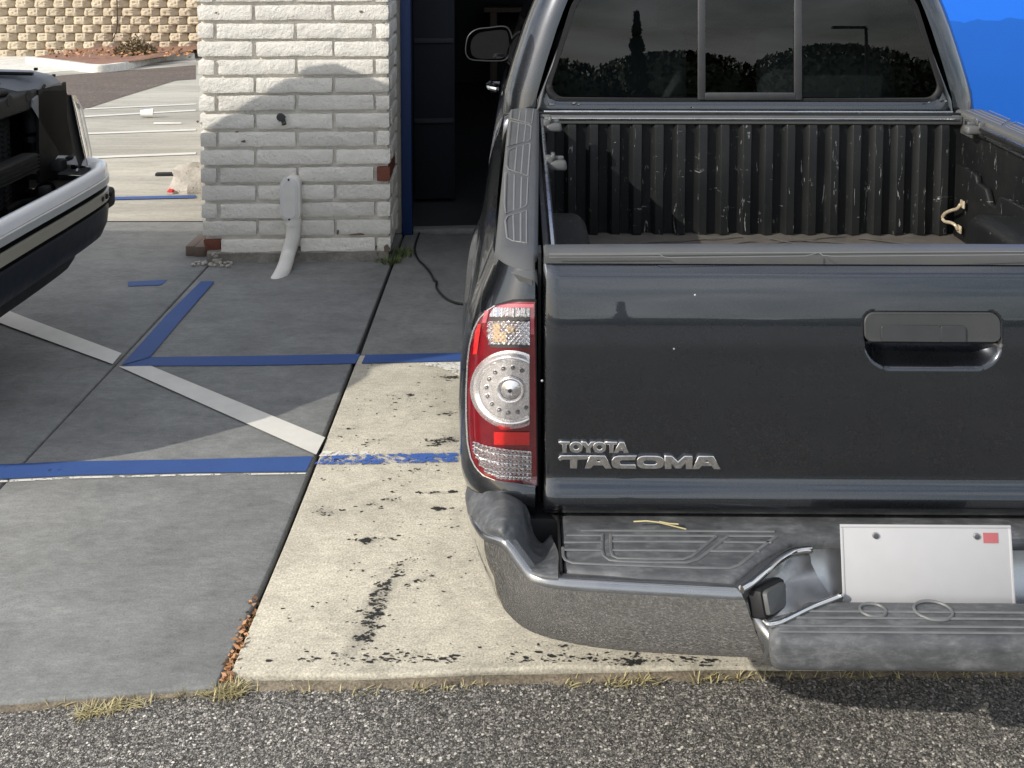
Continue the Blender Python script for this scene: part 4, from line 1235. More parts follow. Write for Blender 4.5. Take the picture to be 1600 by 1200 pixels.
for i in range(len(tp)):
    d = tp[min(i + 1, len(tp) - 1)] - tp[max(i - 1, 0)]; n = Vector((d.y, -d.x, 0)); n = n.normalized() if n.length else Vector((0, -1, 0))
    if n.y > .2 or n.x > .3: n = -n
    a, b = tp[i], bp[i]; row = [a - n * .022 + Vector((0, 0, -.001)), a - n * .006 + Vector((0, 0, .0015)), a - n * .001 + Vector((0, 0, .0005)), a + n * .0035 + Vector((0, 0, -.005))]
    for t, o in ((.12, .0065), (.3, .0085), (.45, .0095), (.6, .009), (.75, .007), (.88, .003), (.95, .000), (1.0, -.006)):
        row.append(lerp(a, b, t) + n * (o * .75))
    row += [b - n * .008 + Vector((0, 0, -.004)), b - n * .05 + Vector((0, 0, .0))]
    rows.append(row)
lipm = MB().grid([r[:5] for r in rows]); lipm.build('dimmed_chrome_lip', 'recess', bumper, ang=70); lipm.mirror().build('dimmed_chrome_lip', 'recess', bumper, ang=70)  # lip given duller metal: its dimmer sky reflection is put into the colour
rows = [r[4:] for r in rows]
cw = MB().grid(rows); cw.build('chrome_face', 'chrome', bumper, ang=70); cw.mirror().build('chrome_face', 'chrome', bumper, ang=70)
# corner pad
st = [[(727, 775, .09), (735, 750, .12), (743, 731, .15)], [(735, 808, .01), (745, 770, .05), (752, 740, .105)], [(748, 822, -.07), (755, 785, .0), (758, 753, .055)], [(763, 828, -.105), (772, 790, -.045), (770, 763, .03)],
      [(782, 833, -.128), (790, 795, -.07), (788, 770, .005)], [(790, 848, -.134), (805, 805, -.078), (807, 780, -.01)], [(798, 867, -.141), (815, 815, -.078), (817, 792, -.02)], [(812, 885, -.150), (822, 845, -.085), (822, 817, -.015)],
      [(828, 897, -.162), (834, 868, -.095), (831, 838, -.015)], [(848, 903, -.174), (850, 876, -.105), (846, 850, -.02)], [(872, 906, -.180), (872, 865, -.1), (860, 836, -.012)]]
O, Mi, I = [crom([T(*s[k]) for s in st], 4) for k in range(3)]
rows = []
for o, mi, i_ in zip(O, Mi, I):
    row = crom([o + Vector((0, .004, -.012)), o + Vector((0, 0, .003)), lerp(o, mi, .35) + Vector((0, -.004, .009)), mi + Vector((0, 0, .004)), i_ + Vector((0, 0, .001)), i_ + Vector((.012, .015, -.02)), i_ + Vector((.02, .02, -.09))], 3)
    rows.append(row)
pre = [Vector((-.895, .20, .48)), Vector((-.885, .24, .50)), Vector((-.87, .26, .51))]
cpd = MB().grid(rows); cpd.build('corner_pad', 'pad', bumper, ang=70); cpd.mirror().build('corner_pad', 'pad', bumper, ang=70)
MB().rbox((-.7035, -.075, .508), (.0045, .175, .03), .001).build('pad_seam', 'black', bumper); MB().rbox((.7035, -.075, .508), (.0045, .175, .03), .001).build('pad_seam', 'black', bumper)
# body colour valance under the lamp
m = MB(); rows = []
for z in (.44, .5, .55, .585, .592):
    rows.append([(x, skin(x, max(z, .5)) + (.012 if z < .59 else .004), z) for x in (-.88, -.86, -.83, -.80, -.775, -.755, -.748)])
m.grid(rows); m.build('lamp_valance', 'paint_dark', truck, ang=60); m.mirror().build('lamp_valance', 'paint_dark', truck, ang=60)
# tread ridges on the step
def c5(x, y): return (x / 4 + 860, y / 4 + 800)
for L in [[(190, 115), (700, 117), (1400, 122)], [(85, 190), (325, 188)], [(85, 236), (325, 238)], [(78, 222), (80, 275), (95, 300), (140, 318), (330, 327), (600, 336), (900, 347), (1120, 350), (1180, 330), (1265, 262), (1345, 200), (1415, 150)],
          [(325, 140), (325, 240), (335, 275), (370, 300), (450, 308), (650, 314), (850, 316), (920, 295), (985, 248), (1110, 150)], [(378, 140), (380, 245), (392, 275), (420, 288), (600, 292), (830, 294), (882, 276), (930, 238), (1035, 150)],
          [(382, 183), (700, 184), (985, 186)], [(382, 238), (700, 240), (925, 243)], [(1082, 186), (1380, 190)], [(992, 243), (1305, 246)], [(100, 145), (322, 146)], [(385, 146), (1030, 149)], [(1112, 149), (1410, 150)]]:
    pts = [bis(*c5(*q), lambda p: p.z - .5222, -.35, .3) for q in L]
    mb = MB().tube(pts, .0032, 6, flat=.55); mb.build('tread_ridge', 'pad_line', bumper); mb.mirror().build('tread_ridge', 'pad_line', bumper)
# recess: angled chrome walls, back wall, lamps, lower step
def recess():
    topl = crom([Vector((-.400, -.200, .5115)), Vector((-.372, -.178, .513)), Vector((-.33, -.135, .5155)), Vector((-.29, -.095, .512)), Vector((-.25, -.078, .508))], 5)
    botl = crom([T(1190, 1003, -.213), T(1201, 992, -.222), T(1226, 971, -.207), T(1254, 954, -.182), Vector((-.215, -.145, .452))], 5)
    rows = []
    for a, b in zip(topl, botl): rows.append([a + Vector((-.012, .012, 0)), a + Vector((-.002, .002, .003)), a, lerp(a, b, .12) , lerp(a, b, .3) + Vector((-.006, .008, 0)), lerp(a, b, .6) + Vector((-.008, .01, 0)), lerp(a, b, .88) + Vector((-.003, .004, 0)), b, b + Vector((.004, -.008, -.004)), b + Vector((0, 0, -.04))])
    return MB().grid(rows), topl, botl
rc, tl_, bl_ = recess()
rc.build('recess_wall', 'recess', bumper, ang=60); rc.mirror().build('recess_wall', 'recess', bumper, ang=60)
for ln, r in ((tl_, .0065), (bl_, .005)):
    mb = MB().tube([Vector((p.x + .003, p.y - .006, max(p.z + .005, .4685))) for p in crom(ln[::4] + [ln[-1]], 6)], r, 10); mb.build('recess_trim', 'chrome', bumper); mb.mirror().build('recess_trim', 'chrome', bumper)
MB().grid([[(-.26, -.076, .509), (-.26, -.082, .48), (-.26, -.11, .43)], [(.26, -.076, .509), (.26, -.082, .48), (.26, -.11, .43)]]).build('recess_back', 'satin', bumper)
def lampquad(L, grow, push, th):
    P = [T(*q) for q in L]; c = sum(P, Vector()) / 4; n = (P[1] - P[0]).cross(P[2] - P[0]).normalized()
    if n.y > 0: n = -n
    lp = []
    for i in range(4):
        p, a, b = P[i], P[i - 1], P[(i + 1) % 4]
        p, a, b = c + (p - c) * grow, c + (a - c) * grow, c + (b - c) * grow
        for t in (0, .33, .66, 1): 
            u = p + (a - p) * .16; w = p + (b - p) * .16; lp.append(u.lerp(p, t).lerp(p.lerp(w, t), t))
    rows = [[p + n * push for p in lp], [p + n * (push + th * .7) for p in lp], [c + (p - c) * .93 + n * (push + th) for p in lp], [c + (p - c) * .3 + n * (push + th * 1.12) for p in lp]]
    m = MB().grid(rows, True); m.add(rows[-1], [tuple(range(len(lp)))]); return m
LQ = [(1183, 922, -.196), (1220, 903, -.146), (1221, 948, -.170), (1191, 967, -.214)]
for nm, mt_, g_, pu, th_ in (('plate_lamp', 'black', 1.10, -.02, .026), ('lamp_cover', 'cap', .88, .0, .014)):
    mb = lampquad(LQ, g_, pu, th_); mb.build(nm, mt_, bumper, ang=35); mb.mirror().build(nm, mt_, bumper, ang=35)
step = [(-.358, -.262), (.358, -.262), (.352, -.20), (.30, -.150), (-.30, -.150), (-.352, -.20)]
ls = MB().prism(step, .405, .4655, .017, 4).build('lower_step', 'pad', bumper, ang=60)
for y in (-.241, -.226, -.205, -.188):
    MB().tube([(-.34 + max(0, (y + .22) * .9), y, .4662), (.34 - max(0, (y + .22) * .9), y, .4662)], .0028, 6, flat=.6).build('step_ridge', 'pad_line', bumper)
for cx_, rr in ((T(1463, 985, -.20).x, .032), (T(1368, 985, -.20).x, .022)):
    MB().tube([(cx_ + rr * math.cos(6.2832 * k / 28), -.185 + rr * .8 * math.sin(6.2832 * k / 28), .4668) for k in range(29)], .0028, 6, cap=False).build('hitch_ring', 'pad_line', bumper)
# number plate (blank)
pr = Matrix.Rotation(R(-12), 3, 'X')
PLX = -.050
pl = MB().rbox((PLX, -.128, .504), (.305, .0025, .152), .001, rot=pr).build('number_plate', 'plate', truck)
def pp(u, v, o): return Vector((PLX, -.128, .504)) + pr @ Vector((u, -o, v))
frm = MB()
for (u, v, w, h) in [(0, .0735, .305, .005), (0, -.0735, .305, .005), (-.150, 0, .005, .142), (.150, 0, .005, .142)]: frm.rbox(pp(u, v, .001), (w, .003, h), .0012, rot=pr)
frm.build('plate_rim', 'plate', pl)
MB().rbox(pp(.115, .055, .002), (.026, .0012, .017), 0, rot=pr).build('plate_sticker', 'sticker', pl)
for u in (-.09, .09): MB().lathe([(0, -.004), (.005, -.003), (.006, 0)], 'y', pp(u, .058, .002), 10).build('plate_screw', 'satin', pl)
# dark void behind and under the bumper, twigs caught in the gap
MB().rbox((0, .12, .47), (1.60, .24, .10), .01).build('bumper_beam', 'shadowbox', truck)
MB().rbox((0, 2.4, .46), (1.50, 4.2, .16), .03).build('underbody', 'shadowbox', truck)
m = MB()
for L in [[(990, 815), (1010, 814), (1028, 816), (1048, 821), (1072, 827)], [(1030, 815), (1045, 818), (1060, 819)]]:
    m.tube([T(q[0], q[1], -.035) for q in L], .0016, 5)
tw = tag(m.build('dry_straw', 'drygrass'), 'dry straw caught in the gap between tailgate and bumper step', 'straw'); tw.location = (TX, TY, 0); tw.rotation_euler = (0, 0, TA)

# ---- bed
ZF = .622
bed = None
rows = []
for k in range(60):
    x = -.72 + 1.44 * k / 59
    zz = ZF + (.003 if (k // 3) % 2 else 0)
    rows.append([(x, .088, zz), (x, 1.60, zz)])
bed = MB().grid(rows).build('cargo_bed', 'bedfloor', truck, ang=20)
# floor scuffs: shallow moulded ridges running at an angle
m = MB()
for (a, b) in [((935, 383), (1160, 370)), ((1150, 385), (1320, 368)), ((1250, 375), (1460, 390)), ((1200, 372), (1300, 393)), ((1340, 372), (1500, 390)), ((1040, 392), (1180, 376))]:
    pts = [bis(*q, lambda p: p.z - ZF - .007, .05, 1.6) for q in (a, b)]
    m.tube(pts, .003, 5, flat=.5)
m.build('floor_rib', 'bedfloor', bed)
# corrugated front panel: each rib a sub-part
BYF = 1.555
MB().rbox((0, BYF + .03, .83), (1.45, .02, .42), 0).build('front_panel', 'liner', bed)
nr = 19; pitch = .0742; x0 = -.683
for k in range(nr):
    xc = x0 + k * pitch
    m = MB(); rows = []
    for z, ins in ((ZF + .004, 0), (ZF + .02, 0), (.99, 0), (1.003, .006), (1.008, .016)):
        rows.append([(xc - .022, BYF + .0195, z), (xc - .0105, BYF - .002 + ins, z), (xc - .008, BYF - .004 + ins, z), (xc + .017, BYF - .004 + ins, z), (xc + .019, BYF - .002 + ins, z), (xc + .023, BYF + .0195, z)])
    m.grid(rows); m.build('panel_rib', 'liner', bed, ang=28)
MB().rbox((0, 1.585, 1.020), (1.43, .062, .030), .006).build('bulkhead_top', 'cap', truck)
MB().rbox((0, 1.551, 1.024), (1.40, .006, .008), .002).build('bulkhead_rail', 'satin', truck)
MB().rbox((0, 1.60, 1.040), (1.40, .010, .009), .003).build('bulkhead_rail', 'satin', truck)
MB().rbox((0, 1.575, 1.0365), (1.36, .03, .004), .001).build('rail_groove', 'black', truck)
# side liners, steps and wheel boxes
def xplane(px, py, xl): return bis(px, py, lambda p: p.x - xl, .05, 1.62)
for sgn in (-1, 1):
    MB().rbox((sgn * .724, .84, .805), (.012, 1.50, .37), .002).build('side_liner', 'liner', bed)
    prof = [(1.56, ZF), (1.56, .872), (1.43, .872), (1.40, .866), (1.395, .845), (1.33, .842), (1.30, .80), (1.26, .80), (1.235, .84), (1.19, .845), (.45, .845), (.40, .80), (.12, .80), (.12, ZF)]
    bm = MB(); pr_ = [(a, b) for a, b in prof]
    mt = Matrix(((0, 0, sgn * 1.0, 0), (1, 0, 0, 0), (0, 1, 0, 0), (0, 0, 0, 1)))
    bm.prism(pr_, .694, .716, .006, 2, mt); bm.build('side_step', 'liner', bed, ang=50)
    # wheel box: rounded top, sloped ends
    rows = []
    for k in range(13):
        y = lerp(.36, 1.27, k / 12); e = min(1, min(y - .36, 1.27 - y) / .14); f = math.sqrt(max(0, 1 - (1 - e) ** 2))
        h = lerp(.40, 1.0, f) * .185; wd = lerp(.8, 1.0, f) * .118
        rows.append([(sgn * .70, y, ZF + h)] + [(sgn * (.70 - wd + .04 - .04 * math.sin(q)), y, ZF + h - .04 + .04 * math.cos(q)) for q in [math.pi / 2 * j / 6 for j in range(7)]] + [(sgn * (.70 - wd - .006), y, ZF)])
    b = MB().grid(rows); b.add(rows[0], [tuple(range(len(rows[0])))]); b.add(rows[-1], [tuple(range(len(rows[-1])))])
    b.build('wheel_box', 'liner', bed, ang=50)
# tie-down cleats
def cleat(c, sgn):
    m = MB(); m.rbox((0, 0, -.008), (.058, .046, .030), .010, 3, taper=(.85, .8)); m.rbox((-sgn * .022, 0, -.004), (.024, .036, .044), .006, 2)
    m.rbox((.004 * sgn, 0, .010), (.030, .014, .014), .004, 2); m.rbox((-.010 * sgn, .0, .016), (.008, .03, .018), .003, 2)
    m.v = [(x + c.x, y + c.y, z + c.z) for x, y, z in m.v]; o = m.build('tie_down_cleat', 'cap', truck, ang=45)
    MB().lathe([(0, .028), (.006, .027), (.007, .008)], 'z', (c.x - .012 * sgn, c.y, c.z), 10).build('cleat_bolt', 'satin', o)
cleat(Vector((-.672, 1.43, 1.026)), 1); cleat(Vector((-.676, .95, 1.006)), 1); cleat(Vector((.690, 1.42, 1.022)), -1)
# rusty hook on the right wall
hk = [(1501, 319), (1499, 326), (1492, 329), (1485, 333), (1481, 340), (1484, 346), (1492, 348), (1496, 352), (1496, 358)]
pts = crom([xplane(q[0], q[1], .672) for q in hk], 4)
pts = [Vector((p.x - .018 * math.sin(math.pi * i / (len(pts) - 1)), lerp(p.y, 1.40, .0), p.z)) for i, p in enumerate(pts)]
ho = MB().tube(pts, .0055, 8).build('tie_hook', 'rust', truck)
for q in (pts[0], pts[-1]): MB().rbox(q + Vector((.006, 0, 0)), (.006, .03, .026), .003).build('hook_foot', 'rust', ho)

# ---- cab
CW = [(.98, .850), (1.09, .838), (1.2, .806), (1.32, .768), (1.41, .735), (1.52, .685), (1.60, .628), (1.64, .575), (1.665, .48)]
def yr(z): return 1.668 + .078 * (z - 1.08) + (max(0, z - 1.52) ** 2) * 3.2
def Wc(z): return stable(CW, z)
RC = .115
def roundloop(pts, rad, n=8):
    out = []; L = len(pts)
    for i in range(L):
        p = Vector(pts[i]).to_2d() if len(pts[i]) > 2 else Vector(pts[i]); a = Vector(pts[i - 1]); b = Vector(pts[(i + 1) % L]); r = rad[i]
        da = (a - p).normalized(); db = (b - p).normalized(); ang = da.angle(db); t = r / math.tan(ang / 2)
        s0, s1 = p + da * t, p + db * t; cen = p + (da + db).normalized() * (r / math.sin(ang / 2))
        v0, v1 = s0 - cen, s1 - cen; a0 = math.atan2(v0.y, v0.x); a1 = math.atan2(v1.y, v1.x); d = a1 - a0
        while d > math.pi: d -= 2 * math.pi
        while d < -math.pi: d += 2 * math.pi
        for k in range(n + 1): out.append((cen.x + r * math.cos(a0 + d * k / n), cen.y + r * math.sin(a0 + d * k / n)))
    return out
def densify(lp, per):
    out = []; n = len(lp); k9 = 9
    for i in range(n):
        out.append(lp[i])
        if i % k9 == k9 - 1:
            a, b = lp[i], lp[(i + 1) % n]
            for k in range(1, per): out.append((lerp(a[0], b[0], k / per), lerp(a[1], b[1], k / per)))
    return out
win = densify(roundloop([(-.700, 1.072), (.700, 1.072), (.575, 1.468), (-.575, 1.468)], [.045, .045, .12, .12]), 10)
out_ = densify(roundloop([(-(Wc(1.0) - RC), 1.0), (Wc(1.0) - RC, 1.0), (Wc(1.60) - RC, 1.60), (-(Wc(1.60) - RC), 1.60)], [.01, .01, .03, .03]), 10)
rows = []
# outer boundary follows the pillar's own curve
def fixo(x, z):
    lim = Wc(z) - RC
    return (max(-lim, min(lim, x * 1.02)), z) if abs(x) > .3 and 1.02 < z < 1.58 else (x, z)
for t in (0, .2, .45, .7, .9, 1.0):
    row = []
    for (wx, wz), (ox, oz) in zip(win, out_):
        ox, oz = fixo(ox, oz); x, z = lerp(wx, ox, t), lerp(wz, oz, t)
        row.append((x, yr(z) - .006 * math.sin(math.pi * min(1, t)), z))
    rows.append(row)
m = MB().grid(rows, True)
# corners and sides
def yfront(z): return 3.62 - (z - 1.05) * 1.35
for sgn in (-1, 1):
    rows = []
    for z in [.98, 1.03, 1.09, 1.15, 1.2, 1.26, 1.32, 1.38, 1.44, 1.5, 1.55, 1.6, 1.63, 1.65, 1.665]:
        w = Wc(z); row = []
        for k in range(11):
            a = math.pi / 2 * k / 10; row.append((sgn * (w - RC + RC * math.sin(a)), yr(z) + .0005 + .13 * (1 - math.cos(a)), z))
        for y in (1.9, 2.2, 2.6, yfront(z) - .12): row.append((sgn * w, y, z))
        for k in range(1, 6):
            a = math.pi / 2 * k / 5; row.append((sgn * (w - .15 + .15 * math.cos(a)), yfront(z) - .12 + .12 * math.sin(a), z))
        row.append((0, yfront(z) + .04, z)); rows.append(row)
    m.grid(rows)
    top_ = rows[-1]; m.grid([[(p[0], p[1], p[2]) for p in top_], [(p[0] * .5, lerp(p[1], 2.3, .3), 1.677) for p in top_], [(0, lerp(p[1], 2.3, .6), 1.682) for p in top_]])
rows = []
for z in (1.59, 1.62, 1.65, 1.665): rows.append([(x * (Wc(z) - RC) * 1.01, yr(z), z) for x in (-1, -.6, -.2, .2, .6, 1)])
m.grid(rows)
cab = m.build('cab', 'paint_dark', truck, ang=50)
# lower cab, doors, bonnet
m = MB(); rows = []
for z, w, yf in [(.40, .84, 4.95), (.5, .875, 5.05), (.62, .895, 5.08), (.74, .90, 5.06), (.86, .89, 5.0), (.95, .872, 4.9), (1.0, .85, 4.7), (1.03, .80, 4.5)]:
    r = .10; row = []
    for (cx_, cy_, a0) in [(w - r, 1.645 + r * .4, 270), (w - r, yf - .25, 0), (-w + r, yf - .25, 90), (-w + r, 1.645 + r * .4, 180)]:
        for k in range(7):
            q = R(a0 + 90 * k / 6); sc = (r * .4 if a0 in (270, 180) else .25)
            row.append((cx_ + r * math.cos(q), cy_ + sc * math.sin(q), z))
    rows.append(row)
m.grid(rows, True); m.add(rows[-1], [tuple(range(len(rows[-1])))])
m.build('cab_body', 'paint_dark', truck, ang=50)
for sgn in (-1, 1):
    # dark side glazing and door frame
    rows = []
    for z in (1.10, 1.2, 1.32, 1.44, 1.54):
        rows.append([(sgn * (Wc(z) + .004), y, z) for y in (1.90, 2.3, 2.7, yfront(z) - .22)])
    MB().grid(rows).build('side_window', 'sideglass', cab)
    rows = [[(sgn * (Wc(z) + .0015 - (.0 if a > 1.83 else .004)), a + .05 * (z - 1.0), z) for a in (1.812, 1.835)] for z in (1.0, 1.09, 1.2, 1.32, 1.44, 1.54, 1.6)]
    MB().grid(rows).build('door_gap', 'black', cab)
    hnd = MB().tube(crom([(sgn * .885, 2.62, .97), (sgn * .925, 2.66, .975), (sgn * .925, 2.78, .975), (sgn * .885, 2.82, .97)], 5), .012, 8); hnd.build('door_handle', 'chrome', cab)
# rear window: gasket, three panes, dividers
gk = MB(); rows = []
c0 = Vector((0, 1.27))
for (o, dy) in ((1.012, -.001), (1.008, -.009), (.985, -.009), (.978, .004)):
    rows.append([(x * (o if abs(x) < 9 else 1), yr(z) + dy - .002, c0.y + (z - c0.y) * (1 + (o - 1) * 2.2)) for x, z in win])
gk.grid(rows, True); gk.build('window_gasket', 'black', cab, ang=70)
def halfw(z): return lerp(.700, .575, (z - 1.072) / .396)
def pane(xa, xb, z0, z1, name='window_pane'):
    rows = []
    for j in range(9):
        z = lerp(z0, z1, j / 8); lim = halfw(z) - .006
        if z > 1.40: lim -= .10 * (1 - math.sqrt(max(0, 1 - ((z - 1.40) / .07) ** 2))) if z < 1.47 else .1
        a, b = max(xa, -lim), min(xb, lim)
        rows.append([(lerp(a, b, i / 6), yr(z) - .004 - .006 * (1 - (lerp(a, b, i / 6) / .6) ** 2), z) for i in range(7)])
    MB().grid(rows).build(name, 'glass', cab, recalc=True)
dx = [T(1095, 150, 1.67).x, T(1245, 150, 1.67).x]
pane(-.72, dx[0] - .008, 1.074, 1.466); pane(dx[0] + .008, dx[1] - .008, 1.09, 1.455); pane(dx[1] + .008, .72, 1.074, 1.466)
for d in dx: MB().rbox((d, yr(1.27) - .012, 1.27), (.026, .016, .395), .004, rot=Matrix.Rotation(-.078, 3, 'X')).build('window_divider', 'winframe', cab)
MB().rbox(((dx[0] + dx[1]) / 2, yr(1.085) - .014, 1.086), (dx[1] - dx[0] - .02, .016, .026), .004).build('slider_frame', 'winframe', cab)
MB().rbox(((dx[0] + dx[1]) / 2, yr(1.455) - .014, 1.455), (dx[1] - dx[0] - .02, .014, .02), .004).build('slider_frame', 'winframe', cab)
# seats inside
for x in (-.40, .40):
    s_ = MB().rbox((x, 2.05, .98), (.52, .16, .62), .06, 4, rot=Matrix.Rotation(-.2, 3, 'X')).build('seat_back', 'seat', cab, ang=60)
    MB().rbox((x, 2.0, 1.36), (.27, .11, .18), .05, 4).build('headrest', 'seat', cab, ang=60)
# debris on the ledge below the window
m = MB()
for (px, py, s_) in [(898, 161, .010), (905, 163, .006), (1452, 160, .006), (1478, 158, .008), (1083, 168, .006), (862, 163, .008)]:
    p = T(px, py, 1.64); m.rbox(p, (s_ * 2.2, s_, s_ * .6), s_ * .2, 1, rot=Matrix.Rotation(random.random() * 3, 3, 'Z'))
struct(m.build('dry_leaves', 'pad_line'), 'bits of dry leaf on the ledge below the rear window', 'stuff')
bpy.data.objects['dry_leaves'].matrix_world = Matrix.Translation((TX, TY, 0)) @ Matrix.Rotation(TA, 4, 'Z')
# door mirror
mo = [(727, 76), (731, 57), (744, 46), (765, 43), (786, 41), (796, 46), (801, 62), (798, 83), (789, 94), (772, 95.5), (752, 95), (735, 93), (728, 85)]
mg = [(735, 74), (738, 61), (748, 52), (768, 48), (787, 47), (793, 52), (795, 66), (791, 85), (784, 91), (765, 92), (748, 91), (738, 86)]
def loopT(L, y, s_=1.0, n=4):
    P = [T(a, b, y) for a, b in L]; c = sum(P, Vector()) / len(P); P = crom(P + [P[0]], n)[:-1]
    return [c + (p - c) * s_ for p in P]
lo = [loopT(mo, 3.30), loopT(mo, 3.30, 1.03), ]
rows = [loopT(mo, 3.30, .95), loopT(mo, 3.295, .985), loopT(mo, 3.30, 1.0)] + [[p + Vector((0, d, 0)) for p in loopT(mo, 3.30, s_)] for d, s_ in ((.03, 1.01), (.07, .93), (.10, .75), (.115, .4))]
m = MB().grid(rows, True)
m.tube([T(790, 88, 3.34), T(815, 95, 3.33), T(830, 100, 3.3)], .03, 8); mir = m.build('door_mirror', 'shadowbox', truck, ang=50)
g_ = loopT(mg, 3.303); m = MB(); m.add(g_, [tuple(range(len(g_)))]); m.build('mirror_glass', 'sideglass', mir, smooth=False)
r_ = loopT(mo, 3.296, .985); MB().tube(r_ + [r_[0]], .003, 5, cap=False).build('mirror_rim', 'winframe', mir)
# wheels
def wheel(c):
    p = [(.20, -.11), (.235, -.118), (.30, -.122), (.345, -.108), (.362, -.08), (.364, 0), (.362, .08), (.345, .108), (.30, .122), (.235, .118), (.20, .11)]
    w = empty('wheel', c); w.parent = truck
    MB().lathe(p, 'x', n=40).build('tyre', 'tyre', w); q = [(.0, -.10), (.05, -.105), (.07, -.085), (.15, -.08), (.195, -.105), (.205, -.11), (.205, .11), (.19, .09), (.0, .06)]
    MB().lathe(q, 'x', n=32).build('rim', 'satin', w)
for x in (-.765, .765):
    for y in (AY, AY + 3.23): wheel((x, y, .364))
# sun specks, painted as white dots, and dings on the tailgate
m = MB()
for (px, py, r) in [(1086, 461, .0022), (847, 595, .0025), (1053, 545, .0018)]:
    p = solve(px, py, lambda x, z: ytg(z)); m.lathe([(0, -.0012), (r * .7, -.0008), (r, 0)], 'y', p, 8)
m.build('paint_chip', 'plate', tgate)

# ================================================================== STRIPPED VEHICLE ON THE LEFT
SB = Vector((-2.9, 3.6, 0))
suv = tag(empty('stripped_vehicle', SB), 'white vehicle with its grille removed and bonnet raised, parked on the left', 'vehicle')
def vb(m, name, mat, parent=None, ang=45, smooth=True, label=None):
    m.v = [(x - SB.x, y - SB.y, z - SB.z) for x, y, z in m.v]
    return m.build(name, mat, parent or suv, smooth, ang, label)
YN, YF = 2.66, 4.42; YM = (YN + YF) / 2
plan = [(-2.35, 4.34), (-2.05, 4.33), (-1.83, 4.30), (-1.71, 4.235), (-1.662, 4.13), (-1.650, 4.0), (-1.650, YM + .20), (-1.655, YM), (-1.660, YM - .25), (-1.664, YN + .36), (-1.680, YN + .21), (-1.735, YN + .10), (-1.86, YN + .035), (-2.05, YN - .01), (-2.35, YN - .02)]
pc = crom([(a, b, 0) for a, b in plan], 5)
def sweep(prof):
    rows = []
    for i, p in enumerate(pc):
        d = pc[min(i + 1, len(pc) - 1)] - pc[max(i - 1, 0)]; d.normalize(); n = Vector((-d.y, d.x, 0))
        if n.x < 0 and abs(n.y) < .9: n = -n
        rows.append([Vector((p.x, p.y, z)) + n * o for o, z in prof])
    return MB().grid(rows)
bmp = vb(sweep([(-.06, .690), (-.045, .705), (-.02, .716), (-.008, .7155), (.0, .708), (.004, .695), (.004, .669)]), 'front_bumper', 'white_car', ang=50)
vb(sweep([(.004, .668), (.010, .664), (.009, .636), (-.004, .631)]), 'bumper_band', 'silver_strip', bmp)
vb(sweep([(-.004, .630), (-.03, .628), (-.03, .614), (.0, .613)]), 'bumper_groove', 'black', bmp)
vb(sweep([(-.002, .6125), (.007, .608), (.008, .570), (.0, .566)]), 'trim_strip', 'strip', bmp)
vb(sweep([(0, .5655), (-.022, .562), (-.022, .553), (0, .551)]), 'bumper_groove', 'black', bmp)
vb(sweep([(-.002, .5505), (.006, .54), (-.002, .47), (-.022, .425), (-.05, .41), (-.16, .405)]), 'valance', 'navy', bmp)
vb(sweep([(-.11, .404), (-.13, .33), (-.15, .30), (-.3, .30)]), 'air_dam', 'black', bmp)
vb(MB().rbox((-1.695, 4.21, .555), (.05, .10, .085), .02, 3), 'bumper_end', 'black', bmp)
for k in range(3): vb(MB().lathe([(0, -1.640), (.010, -1.641), (.012, -1.65)], 'x', (0, 4.05 + .045 * k, .592), 10), 'bumper_bolt', 'black', bmp)
# head lamp shell and fender edge on the far corner
Lc = [(108, 148), (111, 180), (118, 215), (124, 240), (130, 262)]; Rc = [(118, 149), (129, 168), (137, 205), (142.5, 232), (146, 257)]
def hl_row(t0, t1, XL, XR, nx=8, ny=18):
    rows = []
    for j in range(ny + 1):
        q = j / ny * 4; i = min(3, int(q)); f = q - i
        a = Vector(Lc[i]).lerp(Vector(Lc[i + 1]), f); b = Vector(Rc[i]).lerp(Vector(Rc[i + 1]), f); row = []
        for k in range(nx + 1):
            s_ = lerp(t0, t1, k / nx); p = a.lerp(b, s_); row.append(atX(p.x, p.y, lerp(XL, XR, s_) + .012 * math.sin(math.pi * s_)))
        rows.append(row)
    return MB().grid(rows)
vb(hl_row(-.35, .42, -1.80, -1.84), 'lamp_housing', 'engine2')
lens = vb(hl_row(.36, .86, -1.785, -1.83), 'corner_lamp', 'lensclear')
vb(hl_row(.42, .47, -1.774, -1.79, 2), 'lens_divider', 'black', lens)
vb(hl_row(.70, .73, -1.778, -1.81, 2), 'lens_divider', 'black', lens)
vb(hl_row(.48, .54, -1.774, -1.79, 2), 'lens_rib', 'chrome', lens)
vb(hl_row(.56, .64, -1.776, -1.82, 2), 'lens_rib', 'silver2', lens)
vb(hl_row(.88, 1.0, -1.80, -1.86, 3), 'fender_edge', 'silver_strip')
# far fender and its inner channel
rows = []
for x in (-1.93, -1.96, -2.05, -2.3, -2.7, -3.1):
    dz = -.05 if x > -1.94 else (-.02 if x > -2.0 else .012 * (1 - ((x + 2.6) / .6) ** 2))
    rows.append([(x, YF - .34, .96), (x, YF - .33, 1.035 + dz), (x, YF - .22, 1.06 + dz), (x, YF - .20, 1.075 + dz), (x, YF - .08, 1.075 + dz), (x, YF - .02, 1.03 + dz), (x, YF + .01, .90), (x, YF + .02, .60)])
fd = MB().grid(rows); fd.add(rows[0], [tuple(range(len(rows[0])))]); vb(fd, 'fender', 'grey_car', ang=40)
rows = [[(p[0], 2 * YM - p[1], p[2]) for p in r] for r in rows]; fd = MB().grid(rows); fd.add(rows[0], [tuple(range(len(rows[0])))]); vb(fd, 'fender', 'white_car', ang=40)
vb(MB().tube([(-1.98, YF - .215, 1.078), (-2.4, YF - .21, 1.086), (-3.0, YF - .21, 1.084)], .008, 6), 'fender_seam', 'black')
